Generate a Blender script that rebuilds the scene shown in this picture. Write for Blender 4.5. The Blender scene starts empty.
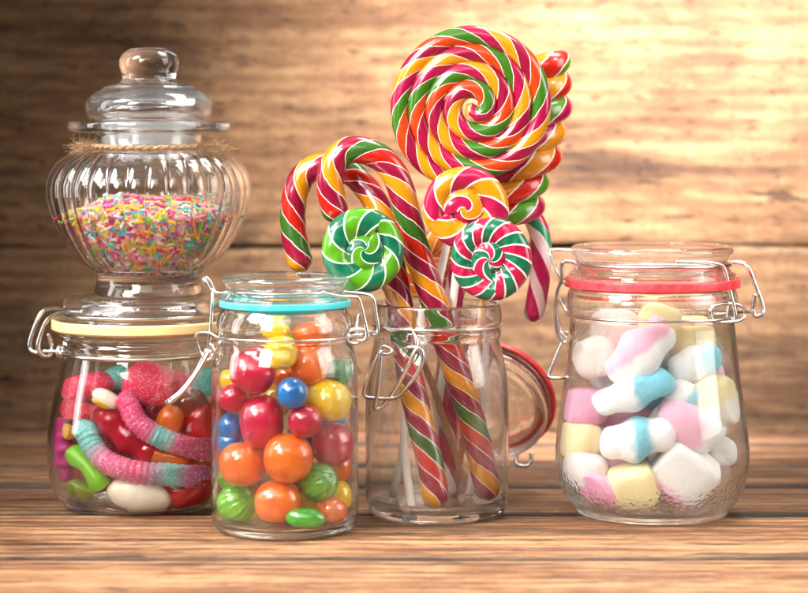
import bpy, bmesh, math, random
from mathutils import Vector, Matrix, Euler, noise
random.seed(7)
SC = bpy.context.scene
COL = SC.collection
PI = math.pi
R = math.radians
# ------------------------------------------------------------------ camera frame used for measuring
F = 2100.0; CX = 404.0; HY = 130.0; HC = 0.195      # focal length in px, centre column, eye-level row, eye height (m)
def P(px, py, D):
    return Vector(((px-CX)/F*D, D, HC-(py-HY)/F*D))
def row(D):                                          # picture row of the table at distance D
    return HY + HC*F/D

# ------------------------------------------------------------------ materials
def mat(name):
    m = bpy.data.materials.new(name); m.use_nodes = True
    nt = m.node_tree; nt.nodes.clear()
    out = nt.nodes.new('ShaderNodeOutputMaterial')
    return m, nt, out
def N(nt, t, **kw):
    n = nt.nodes.new(t)
    for k, v in kw.items():
        if k in n.inputs: n.inputs[k].default_value = v
        else: setattr(n, k, v)
    return n
def L(nt, a, b): nt.links.new(a, b)
def srgb(h):
    if isinstance(h, str):
        h = [int(h[i:i+2], 16)/255 for i in (0, 2, 4)]
    return tuple((c/12.92 if c <= .04045 else ((c+.055)/1.055)**2.4) for c in h) + (1,)
def mathn(nt, op, a, b=None, c=None):
    n = nt.nodes.new('ShaderNodeMath'); n.operation = op
    for i, v in enumerate((a, b, c)):
        if v is None: continue
        if isinstance(v, (int, float)): n.inputs[i].default_value = v
        else: nt.links.new(v, n.inputs[i])
    return n.outputs[0]
def ramp(nt, fac, stops, interp='LINEAR'):
    n = nt.nodes.new('ShaderNodeValToRGB'); cr = n.color_ramp; cr.interpolation = interp
    while len(cr.elements) < len(stops): cr.elements.new(0.5)
    for e, (p, c) in zip(cr.elements, sorted(stops, key=lambda s: s[0])):
        e.position = p; e.color = c if len(c) == 4 else (*c, 1)
    if fac is not None: nt.links.new(fac, n.inputs[0])
    return n.outputs[0]
def noise_n(nt, vec, scale, detail=4, rough=.55, dist=0.0):
    n = N(nt, 'ShaderNodeTexNoise', Scale=scale, Detail=detail, Roughness=rough, Distortion=dist)
    if vec is not None: L(nt, vec, n.inputs['Vector'])
    return n.outputs['Fac']
def objvec(nt, scale=(1, 1, 1)):
    tc = nt.nodes.new('ShaderNodeTexCoord'); mp = nt.nodes.new('ShaderNodeMapping')
    mp.inputs['Scale'].default_value = scale
    L(nt, tc.outputs['Object'], mp.inputs['Vector'])
    return mp.outputs[0]
def mix(nt, fac, a, b, mode='MIX'):
    n = nt.nodes.new('ShaderNodeMix'); n.data_type = 'RGBA'; n.blend_type = mode
    for i, v in ((0, fac), (6, a), (7, b)):
        if isinstance(v, (int, float)): n.inputs[i].default_value = v
        elif isinstance(v, tuple): n.inputs[i].default_value = v
        else: L(nt, v, n.inputs[i])
    return n.outputs[2]
def bump(nt, h, strength, dist):
    n = N(nt, 'ShaderNodeBump', Strength=strength, Distance=dist); L(nt, h, n.inputs['Height']); return n.outputs[0]

def glass_mat(name, tint=(1, 1, 1), rough=0.0, clear=0.0, bumpy=0.0, bscale=60):
    m, nt, out = mat(name)
    g = N(nt, 'ShaderNodeBsdfGlass', IOR=1.5, Roughness=rough); g.inputs['Color'].default_value = (*tint, 1)
    if bumpy:
        v = objvec(nt, (1, 1, .35))
        L(nt, bump(nt, noise_n(nt, v, bscale, 1.5, .4), bumpy, .002), g.inputs['Normal'])
    sh = g.outputs[0]
    if clear:
        t = N(nt, 'ShaderNodeBsdfTransparent'); t.inputs['Color'].default_value = (*tint, 1)
        mx = N(nt, 'ShaderNodeMixShader'); mx.inputs[0].default_value = clear
        L(nt, sh, mx.inputs[1]); L(nt, t.outputs[0], mx.inputs[2]); sh = mx.outputs[0]
    L(nt, sh, out.inputs['Surface'])
    return m
def pbsdf(nt, out, **kw):
    b = nt.nodes.new('ShaderNodeBsdfPrincipled')
    for k, v in kw.items():
        k = k.replace('_', ' ')
        if isinstance(v, (int, float, tuple)): b.inputs[k].default_value = v
        else: L(nt, v, b.inputs[k])
    L(nt, b.outputs[0], out.inputs['Surface'])
    return b
def dimpled_glass():
    """jar glass whose lowest centimetre and a half is moulded with small dimples"""
    m = glass_mat('dimpled jar glass', (.985, .993, .99), bumpy=.2, bscale=55, clear=.12); nt = m.node_tree
    g = [n for n in nt.nodes if n.type == 'BSDF_GLASS'][0]
    v = objvec(nt, (1, 1, 1.3)); sp = nt.nodes.new('ShaderNodeSeparateXYZ'); L(nt, v, sp.inputs[0])
    vo = N(nt, 'ShaderNodeTexVoronoi', Scale=420.0); L(nt, v, vo.inputs['Vector'])
    msk = ramp(nt, mathn(nt, 'MULTIPLY', sp.outputs['Z'], 1/.034), [(.12, (0, 0, 0)), (.22, (1, 1, 1)), (.62, (1, 1, 1)), (1.0, (0, 0, 0))])
    b = N(nt, 'ShaderNodeBump', Strength=.38, Distance=.0010)
    L(nt, mathn(nt, 'MULTIPLY', vo.outputs['Distance'], msk), b.inputs['Height'])
    old = g.inputs['Normal'].links[0].from_socket; L(nt, old, b.inputs['Normal']); L(nt, b.outputs[0], g.inputs['Normal'])
    return m
def metal_mat():
    m, nt, out = mat('stainless wire')
    v = objvec(nt)
    r = ramp(nt, noise_n(nt, v, 250, 3), [(0, (.12,)*3), (1, (.32,)*3)])
    pbsdf(nt, out, Base_Color=(.72, .70, .68, 1), Metallic=1.0, Roughness=r)
    return m
def rubber_mat(name, col, trans=0.0):
    m, nt, out = mat(name)
    v = objvec(nt); col = mix(nt, ramp(nt, noise_n(nt, v, 180, 4), [(.35, (0, 0, 0)), (.8, (.12, .12, .12))]), col, (.9, .85, .8, 1))
    b = pbsdf(nt, out, Base_Color=col, Roughness=.38, Transmission_Weight=trans)
    b.inputs['Subsurface Weight'].default_value = .25 if not trans else 0
    b.inputs['Subsurface Radius'].default_value = (.004, .003, .003)
    return m
def candy_mat(name, col, col2=None, coat=1.0, rough=.28):
    """sugar shell: faint mottling, tiny pits, clear coat"""
    m, nt, out = mat(name)
    v = objvec(nt)
    c2 = col2 or tuple(min(1, x*1.35+.01) for x in col[:3])+(1,)
    f = ramp(nt, noise_n(nt, v, 130, 4, .6, .6), [(.35, (0, 0, 0)), (.75, (1, 1, 1))])
    c = mix(nt, f, col, c2)
    c = mix(nt, ramp(nt, noise_n(nt, v, 520, 4, .7), [(.60, (0, 0, 0)), (.72, (.35,)*3)]), c, tuple(min(1, x*1.6+.05) for x in c2[:3])+(1,))
    nb = bump(nt, noise_n(nt, v, 420, 3, .5), .16, .0006)
    b = pbsdf(nt, out, Base_Color=c, Roughness=rough, Normal=nb)
    b.inputs['Coat Weight'].default_value = coat; b.inputs['Coat Roughness'].default_value = .07
    nb2 = bump(nt, noise_n(nt, v, 160, 2, .5), .1, .001); L(nt, nb2, b.inputs['Coat Normal'])
    b.inputs['Subsurface Weight'].default_value = .15
    b.inputs['Subsurface Radius'].default_value = (.003, .002, .002)
    return m
def striped_mat(name, cols, white=.055, wcol=(.9, .86, .8, 1), rough=.3, offset=0.0):
    """pulled sugar: bands of colour in UV.y with thin white lines between them, streaked a little"""
    m, nt, out = mat(name)
    uv = nt.nodes.new('ShaderNodeUVMap'); uv.uv_map = 'UVMap'
    sp = nt.nodes.new('ShaderNodeSeparateXYZ'); L(nt, uv.outputs[0], sp.inputs[0])
    v = objvec(nt)
    wob = mathn(nt, 'MULTIPLY', mathn(nt, 'SUBTRACT', noise_n(nt, v, 90, 2), .5), .07)
    t = mathn(nt, 'FRACT', mathn(nt, 'ADD', mathn(nt, 'ADD', sp.outputs['Y'], wob), 10.0+offset))
    n = len(cols); st = []
    tot = sum(c[1] if isinstance(c, tuple) and len(c) == 2 else 1 for c in cols); p = 0
    for c in cols:
        w = 1
        if isinstance(c, tuple) and len(c) == 2: c, w = c
        st.append((p, wcol)); st.append((p+white/n*1.0, srgb(c))); p += w/tot
    c = ramp(nt, t, st, 'CONSTANT')
    # fine pulled-sugar streaks
    cmb = nt.nodes.new('ShaderNodeCombineXYZ'); L(nt, mathn(nt, 'MULTIPLY', t, 60), cmb.inputs[0]); L(nt, mathn(nt, 'MULTIPLY', sp.outputs['X'], 1.5), cmb.inputs[1])
    s = noise_n(nt, cmb.outputs[0], 1.0, 3, .6)
    s2 = ramp(nt, s, [(.3, (.80, .80, .80)), (.7, (1.12, 1.12, 1.12))])
    c = mix(nt, 1.0, c, s2, 'MULTIPLY')
    g = mathn(nt, 'PINGPONG', mathn(nt, 'MULTIPLY', t, n), .5)
    h = mathn(nt, 'ADD', mathn(nt, 'MULTIPLY', s, .25), mathn(nt, 'MINIMUM', mathn(nt, 'MULTIPLY', g, 3.0), .7))
    b = pbsdf(nt, out, Base_Color=c, Roughness=rough, Normal=bump(nt, h, .30, .0007))
    b.inputs['Coat Weight'].default_value = .75; b.inputs['Coat Roughness'].default_value = .06; b.inputs['Specular IOR Level'].default_value = .3
    b.inputs['Coat Normal'].default_value = (0, 0, 0)
    L(nt, bump(nt, noise_n(nt, v, 120, 2), .12, .001), b.inputs['Coat Normal'])
    b.inputs['Subsurface Weight'].default_value = .12; b.inputs['Subsurface Radius'].default_value = (.003, .002, .001)
    return m
def gummy_mat(name, col, sugar=0.0, trans=.75, bands=None, rough=.12):
    m, nt, out = mat(name)
    v = objvec(nt)
    c = col
    if bands:                                       # colours along the piece (UV.x)
        uv = nt.nodes.new('ShaderNodeUVMap'); uv.uv_map = 'UVMap'
        sp = nt.nodes.new('ShaderNodeSeparateXYZ'); L(nt, uv.outputs[0], sp.inputs[0])
        c = ramp(nt, sp.outputs['X'], bands)
    if sugar:
        vo = N(nt, 'ShaderNodeTexVoronoi', Scale=1100.0); L(nt, v, vo.inputs['Vector'])
        gr = ramp(nt, vo.outputs['Distance'], [(.15, (1, 1, 1)), (.42, (0, 0, 0))])
        cov = ramp(nt, noise_n(nt, v, 500, 2), [(.35, (0, 0, 0)), (.6, (1, 1, 1))])
        f = mathn(nt, 'MULTIPLY', mathn(nt, 'MULTIPLY', gr, cov), sugar)
        c = mix(nt, f, c, (.95, .88, .88, 1))
        nb = bump(nt, vo.outputs['Distance'], -.9, .0007)
        b = pbsdf(nt, out, Base_Color=c, Roughness=.42, Transmission_Weight=trans, IOR=1.4, Normal=nb)
        b.inputs['Subsurface Weight'].default_value = .6; b.inputs['Subsurface Radius'].default_value = (.006, .003, .003)
    else:
        nb = bump(nt, noise_n(nt, v, 200, 2), .25, .001)
        b = pbsdf(nt, out, Base_Color=c, Roughness=rough, Transmission_Weight=trans, IOR=1.42, Normal=nb)
        b.inputs['Subsurface Weight'].default_value = .5; b.inputs['Subsurface Radius'].default_value = (.006, .003, .003)
    return m
def marsh_mat(name, cols, axis=2, edges=(.5,), span=.012, wob=.25):
    """powdery marshmallow; colours in broad bands across one local axis"""
    m, nt, out = mat(name)
    v = objvec(nt)
    sp = nt.nodes.new('ShaderNodeSeparateXYZ'); L(nt, v, sp.inputs[0])
    t = mathn(nt, 'ADD', mathn(nt, 'DIVIDE', sp.outputs[axis], 2*span), .5)
    t = mathn(nt, 'ADD', t, mathn(nt, 'MULTIPLY', mathn(nt, 'SUBTRACT', noise_n(nt, v, 90, 3), .5), wob))
    if len(cols) > 1:
        st = [(0, cols[0])]
        for e, c0, c1 in zip(edges, cols, cols[1:]):
            st += [(max(0, e-.055), c0), (min(1, e+.055), c1)]
        c = ramp(nt, t, st)
    else: c = mix(nt, 0.0, cols[0], cols[0])
    powd = ramp(nt, noise_n(nt, v, 300, 5, .65), [(.45, (0, 0, 0)), (.8, (.22,)*3)])
    c = mix(nt, powd, c, (.93, .90, .90, 1))
    h = mathn(nt, 'ADD', noise_n(nt, v, 330, 6, .75), mathn(nt, 'MULTIPLY', noise_n(nt, v, 90, 3), .8))
    b = pbsdf(nt, out, Base_Color=c, Roughness=.95, Normal=bump(nt, h, .6, .0010))
    b.inputs['Subsurface Weight'].default_value = .6; b.inputs['Subsurface Radius'].default_value = (.006, .005, .005)
    b.inputs['Specular IOR Level'].default_value = .06
    return m

def wood_mat(name, dark, mid, light, contrast=1.0, rough=.55, bstr=.6, stain=.6, seedk=37.0, cf_=1.0, af=1.0, saw=.25, spec=.5):
    """long-grained weathered board; the 'plank' attribute shifts every board to its own cut and tone"""
    m, nt, out = mat(name)
    at = nt.nodes.new('ShaderNodeAttribute'); at.attribute_name = 'plank'
    tc = nt.nodes.new('ShaderNodeTexCoord')
    off = nt.nodes.new('ShaderNodeCombineXYZ')
    L(nt, mathn(nt, 'MULTIPLY', at.outputs['Fac'], 3.17), off.inputs[0]); L(nt, mathn(nt, 'MULTIPLY', at.outputs['Fac'], 1.31), off.inputs[1]); L(nt, mathn(nt, 'MULTIPLY', at.outputs['Fac'], .77), off.inputs[2])
    va = nt.nodes.new('ShaderNodeVectorMath'); va.operation = 'ADD'
    L(nt, tc.outputs['Object'], va.inputs[0]); L(nt, off.outputs[0], va.inputs[1])
    def mp(s):
        n = nt.nodes.new('ShaderNodeMapping'); n.inputs['Scale'].default_value = (s[0]*af, s[1]*cf_, s[2]*cf_); L(nt, va.outputs[0], n.inputs['Vector']); return n.outputs[0]
    broad = noise_n(nt, mp((4.5, 26, 26)), 1, 5, .65, .9)        # broad tone bands
    rings = N(nt, 'ShaderNodeTexWave', Scale=1.0, Distortion=7.0, Detail=4.0)
    rings.bands_direction = 'Z'; rings.inputs['Detail Scale'].default_value = .8
    sw = nt.nodes.new('ShaderNodeCombineXYZ')                    # grain lines: cross-grain distance drives the wave
    s_ = nt.nodes.new('ShaderNodeSeparateXYZ'); L(nt, va.outputs[0], s_.inputs[0])
    cross = mathn(nt, 'ADD', s_.outputs[1], s_.outputs[2])
    L(nt, mathn(nt, 'MULTIPLY', s_.outputs[0], 1.3), sw.inputs[0]); L(nt, mathn(nt, 'MULTIPLY', cross, 30), sw.inputs[2])
    L(nt, sw.outputs[0], rings.inputs['Vector'])
    fine = noise_n(nt, mp((42, 270, 270)), 1, 5, .75, .3)       # fibres
    mid_ = noise_n(nt, mp((13, 105, 105)), 1, 8, .75, .6)
    pores = noise_n(nt, mp((70, 330, 330)), 1, 3, .6)
    t = mathn(nt, 'ADD', mathn(nt, 'MULTIPLY', broad, .36), mathn(nt, 'MULTIPLY', rings.outputs['Fac'], .05))
    t = mathn(nt, 'ADD', t, mathn(nt, 'MULTIPLY', fine, .32)); t = mathn(nt, 'ADD', t, mathn(nt, 'MULTIPLY', mid_, .29))
    t = mathn(nt, 'ADD', mathn(nt, 'MULTIPLY', mathn(nt, 'SUBTRACT', t, .5), 1.9*contrast), .5)
    c = ramp(nt, t, [(.12, dark), (.48, mid), (.88, light)])
    # weathered dark stains with their own shape, long along the board
    st = noise_n(nt, mp((4.5, 34, 34)), 1, 8, .74, .9)
    sf = ramp(nt, st, [(.50, (0, 0, 0)), (.68, (1, 1, 1))])
    c = mix(nt, mathn(nt, 'MULTIPLY', sf, stain), c, tuple(x*.34 for x in dark[:3])+(1,))
    # saw marks across the grain
    sawn = noise_n(nt, mp((190, 40, 40)), 1, 5, .7, 1.2)
    c = mix(nt, saw, c, mix(nt, 1.0, c, ramp(nt, sawn, [(.3, (.55,)*3), (.7, (1.3,)*3)]), 'MULTIPLY'))
    # small splits
    cr = noise_n(nt, mp((19, 150, 150)), 1, 4, .6, .6)
    cf = ramp(nt, cr, [(.305, (1, 1, 1)), (.345, (0, 0, 0))])
    c = mix(nt, mathn(nt, 'MULTIPLY', cf, .8), c, (.018, .009, .005, 1))
    pf = ramp(nt, pores, [(.34, (1, 1, 1)), (.42, (0, 0, 0))])
    c = mix(nt, mathn(nt, 'MULTIPLY', pf, .5), c, tuple(x*.5 for x in dark[:3])+(1,))
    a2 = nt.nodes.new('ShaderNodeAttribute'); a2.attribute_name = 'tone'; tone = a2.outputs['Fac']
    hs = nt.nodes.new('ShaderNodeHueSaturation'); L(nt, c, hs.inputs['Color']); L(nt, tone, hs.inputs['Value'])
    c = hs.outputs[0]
    h = mathn(nt, 'ADD', mathn(nt, 'MULTIPLY', fine, .6), mathn(nt, 'MULTIPLY', mid_, .9))
    h = mathn(nt, 'SUBTRACT', h, mathn(nt, 'MULTIPLY', cf, .9)); h = mathn(nt, 'SUBTRACT', h, mathn(nt, 'MULTIPLY', pf, .25))
    rr = ramp(nt, fine, [(.3, (rough-.12,)*3), (.7, (rough+.15,)*3)])
    b_ = pbsdf(nt, out, Base_Color=c, Roughness=rr, Normal=bump(nt, h, bstr, .0016)); b_.inputs['Specular IOR Level'].default_value = spec
    return m

# ------------------------------------------------------------------ object helpers
def tag(o, label=None, cat=None, group=None, kind=None):
    if label: o['label'] = label
    if cat: o['category'] = cat
    if group: o['group'] = group
    if kind: o['kind'] = kind
    return o
def empty(name, loc, label, cat, group=None, rot=None):
    o = bpy.data.objects.new(name, None); COL.objects.link(o); o.location = loc
    o.empty_display_size = .01
    if rot: o.rotation_euler = rot
    return tag(o, label, cat, group)
def link(name, me, m, parent=None, loc=None, rot=None, smooth=True):
    if m is not None and len(me.materials) == 0: me.materials.append(m)
    if smooth:
        for p in me.polygons: p.use_smooth = True
    o = bpy.data.objects.new(name, me); COL.objects.link(o)
    if parent: o.parent = parent
    if loc is not None: o.location = loc
    if rot is not None: o.rotation_euler = rot
    return o
def mesh(name, verts, faces):
    me = bpy.data.meshes.new(name); me.from_pydata([tuple(v) for v in verts], [], faces); me.update(); return me
def catmull(pts, sub, closed=False):
    n = len(pts); out = []
    pts = [Vector(p) for p in pts]
    rng = n if closed else n-1
    for i in range(rng):
        p0 = pts[(i-1) % n] if closed or i > 0 else pts[0]
        p1 = pts[i]; p2 = pts[(i+1) % n]; p3 = pts[(i+2) % n] if closed or i+2 < n else pts[-1]
        for j in range(sub):
            t = j/sub
            out.append(.5*((2*p1)+(p2-p0)*t+(2*p0-5*p1+4*p2-p3)*t*t+(3*p1-p0-3*p2+p3)*t**3))
    if not closed: out.append(pts[-1])
    return out
def lathe(prof, n=96, fn=None, closed=False):
    """prof: (r, z) list; rotates round z.  fn(r, z, angle, i) may push the radius.  Ends with r=0 are poled."""
    vs, fs, rings = [], [], []
    for i, (r, z) in enumerate(prof):
        if r < 1e-7:
            rings.append([len(vs)]); vs.append((0, 0, z))
        else:
            ids = []
            for k in range(n):
                a = 2*PI*k/n; rr = fn(r, z, a, i) if fn else r
                ids.append(len(vs)); vs.append((rr*math.cos(a), rr*math.sin(a), z))
            rings.append(ids)
    m_ = len(rings); rng = m_ if closed else m_-1
    for i in range(rng):
        a, b = rings[i], rings[(i+1) % m_]
        if len(a) == 1 and len(b) == 1: continue
        for k in range(n):
            k2 = (k+1) % n
            if len(a) == 1: fs.append((a[0], b[k2], b[k]))
            elif len(b) == 1: fs.append((a[k], a[k2], b[0]))
            else: fs.append((a[k], a[k2], b[k2], b[k]))
    me = mesh('lathe', vs, fs)
    bm = bmesh.new(); bm.from_mesh(me); bmesh.ops.recalc_face_normals(bm, faces=bm.faces); bm.to_mesh(me); bm.free()
    return me
def smooth_prof(pts, sub=4):
    """rounds a 2D (r, z) profile; a point given twice stays sharp"""
    q = catmull([(p[0], p[1], 0) for p in pts], sub)
    return [(max(0, v.x), v.y) for v in q]
def round_prof(pts, rad, seg=4):
    """corners of a polyline profile replaced by small arcs"""
    out = [pts[0]]
    for i in range(1, len(pts)-1):
        p0, p1, p2 = (Vector(pts[i-1][:2]), Vector(pts[i][:2]), Vector(pts[i+1][:2]))
        r_ = pts[i][2] if len(pts[i]) > 2 else rad
        a = (p0-p1); b = (p2-p1); la, lb = a.length, b.length
        if la < 1e-9 or lb < 1e-9: out.append(tuple(p1)); continue
        d = min(r_, la*.48, lb*.48)
        s, e = p1+a/la*d, p1+b/lb*d
        for j in range(seg+1):
            t = j/seg; out.append(tuple(s*(1-t)**2+p1*2*t*(1-t)+e*t*t))
    out.append(pts[-1][:2])
    return [(max(0, p[0]), p[1]) for p in out]
def tube(pts, rad, ns=12, closed=False, uvL=None, handed=1, fn=None, cap=True, up=None, v0=0.0, flat=None):
    """sweep a circle along pts (parallel transport, or a fixed up vector).  UV.x = 0..1 along, UV.y = turn + distance/uvL"""
    n = len(pts); pts = [Vector(p) for p in pts]
    T = []
    for i in range(n):
        a = pts[(i-1) % n] if closed or i else pts[0]; b = pts[(i+1) % n] if closed or i < n-1 else pts[-1]
        T.append((b-a).normalized())
    if up is None:
        h = Vector((0, 0, 1)) if abs(T[0].z) < .9 else Vector((1, 0, 0))
        nrm = (h-T[0]*h.dot(T[0])).normalized()
    S = [0]
    for i in range(1, n): S.append(S[-1]+(pts[i]-pts[i-1]).length)
    frames = []
    for i in range(n):
        if up is not None: u = (up-T[i]*up.dot(T[i])).normalized()
        else:
            if i: nrm = (nrm-T[i]*nrm.dot(T[i])).normalized()
            u = nrm.copy()
        frames.append((u, T[i].cross(u).normalized()))
    vs, fs, uvs = [], [], []
    tot = S[-1] or 1
    for i in range(n):
        r_ = rad(i/(n-1)) if callable(rad) else rad
        u, w = frames[i]
        for k in range(ns):
            a = 2*PI*k/ns; rr = r_*(fn(i/(n-1), a, S[i]) if fn else 1)
            fu, fw = flat or (1, 1)
            vs.append(pts[i]+u*math.cos(a)*rr*fu+w*math.sin(a)*rr*fw)
    rng = n if closed else n-1
    for i in range(rng):
        j = (i+1) % n
        for k in range(ns):
            k2 = (k+1) % ns
            fs.append((i*ns+k, i*ns+k2, j*ns+k2, j*ns+k))
            su = [S[i]/tot, S[i]/tot, (S[j] if j else tot)/tot, (S[j] if j else tot)/tot]
            ll = uvL or tot
            sv = [k/ns+handed*S[i]/ll+v0, (k+1)/ns+handed*S[i]/ll+v0, (k+1)/ns+handed*S[j]/ll+v0, k/ns+handed*S[j]/ll+v0]
            uvs.append(list(zip(su, sv)))
    if cap and not closed:
        for end, d in ((0, -1), (n-1, 1)):
            c = len(vs); r_ = (rad(end/(n-1)) if callable(rad) else rad)
            vs.append(pts[end]+T[end]*d*r_*.35)
            for k in range(ns):
                k2 = (k+1) % ns
                q = (end*ns+k, end*ns+k2, c)
                fs.append(q if d > 0 else q[::-1])
                ll = uvL or tot; b0 = handed*S[end]/ll+v0
                t3 = [(S[end]/tot, k/ns+b0), (S[end]/tot, (k+1)/ns+b0), (S[end]/tot, (k+.5)/ns+b0)]
                uvs.append(t3 if d > 0 else t3[::-1])
    me = mesh('tube', vs, fs)
    ul = me.uv_layers.new(name='UVMap').data
    li = 0
    for f in uvs:
        for q in f: ul[li].uv = q; li += 1
    bm = bmesh.new(); bm.from_mesh(me); bmesh.ops.recalc_face_normals(bm, faces=bm.faces); bm.to_mesh(me); bm.free()
    return me
def superell(rx, ry, rz, e=2.0, nu=40, nv=24, amp=0.0, fs_=60, seed=0, fn=None):
    vs, fs = [], []
    def sg(x, p): return math.copysign(abs(x)**p, x)
    p = 2.0/e
    for j in range(nv+1):
        ph = -PI/2+PI*j/nv
        for i in range(nu):
            th = 2*PI*i/nu
            v = Vector((rx*sg(math.cos(ph), p)*sg(math.cos(th), p), ry*sg(math.cos(ph), p)*sg(math.sin(th), p), rz*sg(math.sin(ph), p)))
            if fn: v = fn(v, th, ph)
            if amp: v = v*(1+amp*noise.noise(v*fs_+Vector((seed*3.1, seed, 0))))
            vs.append(v)
    for j in range(nv):
        for i in range(nu):
            i2 = (i+1) % nu
            fs.append((j*nu+i, j*nu+i2, (j+1)*nu+i2, (j+1)*nu+i))
    me = mesh('blob', vs, fs)
    bm = bmesh.new(); bm.from_mesh(me); bmesh.ops.remove_doubles(bm, verts=bm.verts, dist=1e-6)
    bmesh.ops.recalc_face_normals(bm, faces=bm.faces); bm.to_mesh(me); bm.free()
    return me

# ------------------------------------------------------------------ camera
cam = bpy.data.cameras.new('camera'); co = bpy.data.objects.new('camera', cam); COL.objects.link(co)
co.location = (0, 0, HC); co.rotation_euler = (PI/2, 0, 0)
cam.sensor_width = 36; cam.lens = 36*F/808; cam.shift_x = 0; cam.shift_y = -(296.5-HY)/808
cam.clip_start = .05; cam.clip_end = 50
cam.dof.use_dof = True; cam.dof.focus_distance = 1.035; cam.dof.aperture_fstop = 7.5
SC.camera = co

# ------------------------------------------------------------------ setting: table and wall of boards
def boards(name, spans, make, m, tones, dirt_shade=.12, kind='structure'):
    """boards running along x: one mesh, every board a closed box with wavering edges"""
    vs, fs, pl, tn = [], [], [], []
    nx = 120; x0, x1 = -1.0, 1.0
    for q, (a, b, h) in enumerate(spans):
        sec = [(a, -.02), (a, h-.0022), (a+.0022, h-.0004), (a+.006, h)]
        for t in (.2, .4, .6, .8): sec.append((a+(b-a)*t, h))
        sec += [(b-.006, h), (b-.0022, h-.0004), (b, h-.0022), (b, -.02)]
        base = len(vs); ns = len(sec)
        for i in range(nx+1):
            x = x0+(x1-x0)*i/nx
            for s, (c, z) in enumerate(sec):
                wa = noise.noise(Vector((x*7, q*7.3+(0 if s < ns/2 else 31), 0)))*.0028+noise.noise(Vector((x*45, q*3.3+(0 if s < ns/2 else 13), 4)))*.0010
                c2 = c+(wa if (s < 4 or s >= ns-4) else 0)
                z2 = z+noise.noise(Vector((x*3, c*12, q*5.)))*.0006+(0 if s in (0, ns-1) else noise.noise(Vector((x*30, c*300, q)))*.00025)
                vs.append(make(x, c2, z2)); pl.append(q*.618+.21); tn.append(tones[q]*(dirt_shade if s in (0, 1, ns-1, ns-2) else (min(1, dirt_shade*3) if s in (2, ns-3) else 1)))   # edges darkened for dirt and for the shade inside the joints
        for i in range(nx):
            for s in range(ns):
                s2 = (s+1) % ns
                fs.append((base+i*ns+s, base+i*ns+s2, base+(i+1)*ns+s2, base+(i+1)*ns+s))
        fs.append([base+s for s in range(ns)]); fs.append([base+nx*ns+s for s in reversed(range(ns))])
    a_, b2 = spans[0][0]+.01, spans[-1][1]-.01           # backing added under all the gaps, toned dark for their shade
    base = len(vs)
    for x in (x0+.01, x1-.01):
        for c, z in ((a_, -.011), (b2, -.011), (b2, -.017), (a_, -.017)): vs.append(make(x, c, z)); pl.append(.5); tn.append(.06)
    for q4 in ((0, 1, 2, 3), (7, 6, 5, 4), (0, 4, 5, 1), (1, 5, 6, 2), (2, 6, 7, 3), (3, 7, 4, 0)): fs.append([base+i for i in q4])
    me = mesh(name, vs, fs)
    at = me.attributes.new('plank', 'FLOAT', 'POINT')
    for i, v in enumerate(pl): at.data[i].value = v
    at = me.attributes.new('tone', 'FLOAT', 'POINT')
    for i, v in enumerate(tn): at.data[i].value = v
    bm = bmesh.new(); bm.from_mesh(me); bmesh.ops.recalc_face_normals(bm, faces=bm.faces); bm.to_mesh(me); bm.free()
    o = link(name, me, m, smooth=True)
    tag(o, kind=kind)
    return o
TABLE_WOOD = wood_mat('table wood', srgb('3a2116'), srgb('7f5334'), srgb('c0946a'), 1.75, .5, 1.0, .9)
WALL_WOOD = wood_mat('wall wood', srgb('2a1910'), srgb('5c412a'), srgb('8e7252'), .9, .75, .5, .72, 53.0, .55, 1.0, .28, .15)
WALL_Y = 1.356
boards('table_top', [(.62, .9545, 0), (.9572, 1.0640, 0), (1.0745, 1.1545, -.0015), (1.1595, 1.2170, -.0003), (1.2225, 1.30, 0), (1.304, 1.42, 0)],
       lambda x, c, z: (x, c, z), TABLE_WOOD, [1.08, 1.0, .62, .68, .62, .6])  # rear boards toned darker in place of shade at the back
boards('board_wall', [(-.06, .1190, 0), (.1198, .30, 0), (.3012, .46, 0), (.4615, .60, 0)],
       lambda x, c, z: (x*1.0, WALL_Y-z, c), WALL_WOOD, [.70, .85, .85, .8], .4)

# ------------------------------------------------------------------ jar frame: local pixel units -> metres
class Jar:
    def __init__(s, ax, D, name, label, cat='jar', z0=0.0, group=None):
        s.ax, s.D = ax, D; s.k = D/F
        s.y0 = row(D)-z0/s.k; s.z0 = z0
        s.o = empty(name, (P(ax, s.y0, D).x, D, z0), label, cat, group)
    def l(s, px, py, d=0):            # picture px, picture row, depth px -> local metres
        return Vector(((px-s.ax)*s.k, d*s.k, (s.y0-py)*s.k))
    def w(s, px, py, d=0): return P(px, py, s.D+d*s.k)      # seen at (px, py) when d px behind the jar's axis
    def a(s, px, py, d=0): return s.w(px, py, d)-s.o.location
    def prof(s, pts): return [(p[0]*s.k, (s.y0-p[1])*s.k)+((p[2]*s.k,) if len(p) > 2 else ()) for p in pts]
    def wire(s, name, pts, r=2.0, closed=False, sub=6, parent=None, ns=10):
        r *= 1.28 if s.ax in (285, 437) else 1.05
        q = catmull([s.a(*p) for p in pts], sub, closed)
        return link(name, tube(q, r*s.k, ns, closed), STEEL, parent or s.o)
    def ring(s, name, r, py, wr=2.0, a0=0, a1=360, parent=None, extra0=(), extra1=()):
        pts = []
        st = 8
        pts += [s.l(*p) for p in extra0]
        a = a0
        while a <= a1+.01:
            if not (a1-a0 >= 360 and a >= a1): pts.append(s.l(s.ax+r*math.cos(R(a)), py, r*math.sin(R(a))))
            a += st
        pts += [s.l(*p) for p in extra1]
        cl = a1-a0 >= 360
        return link(name, tube(catmull(pts, 3, cl), wr*s.k, 10, cl), STEEL, parent or s.o)
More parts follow.
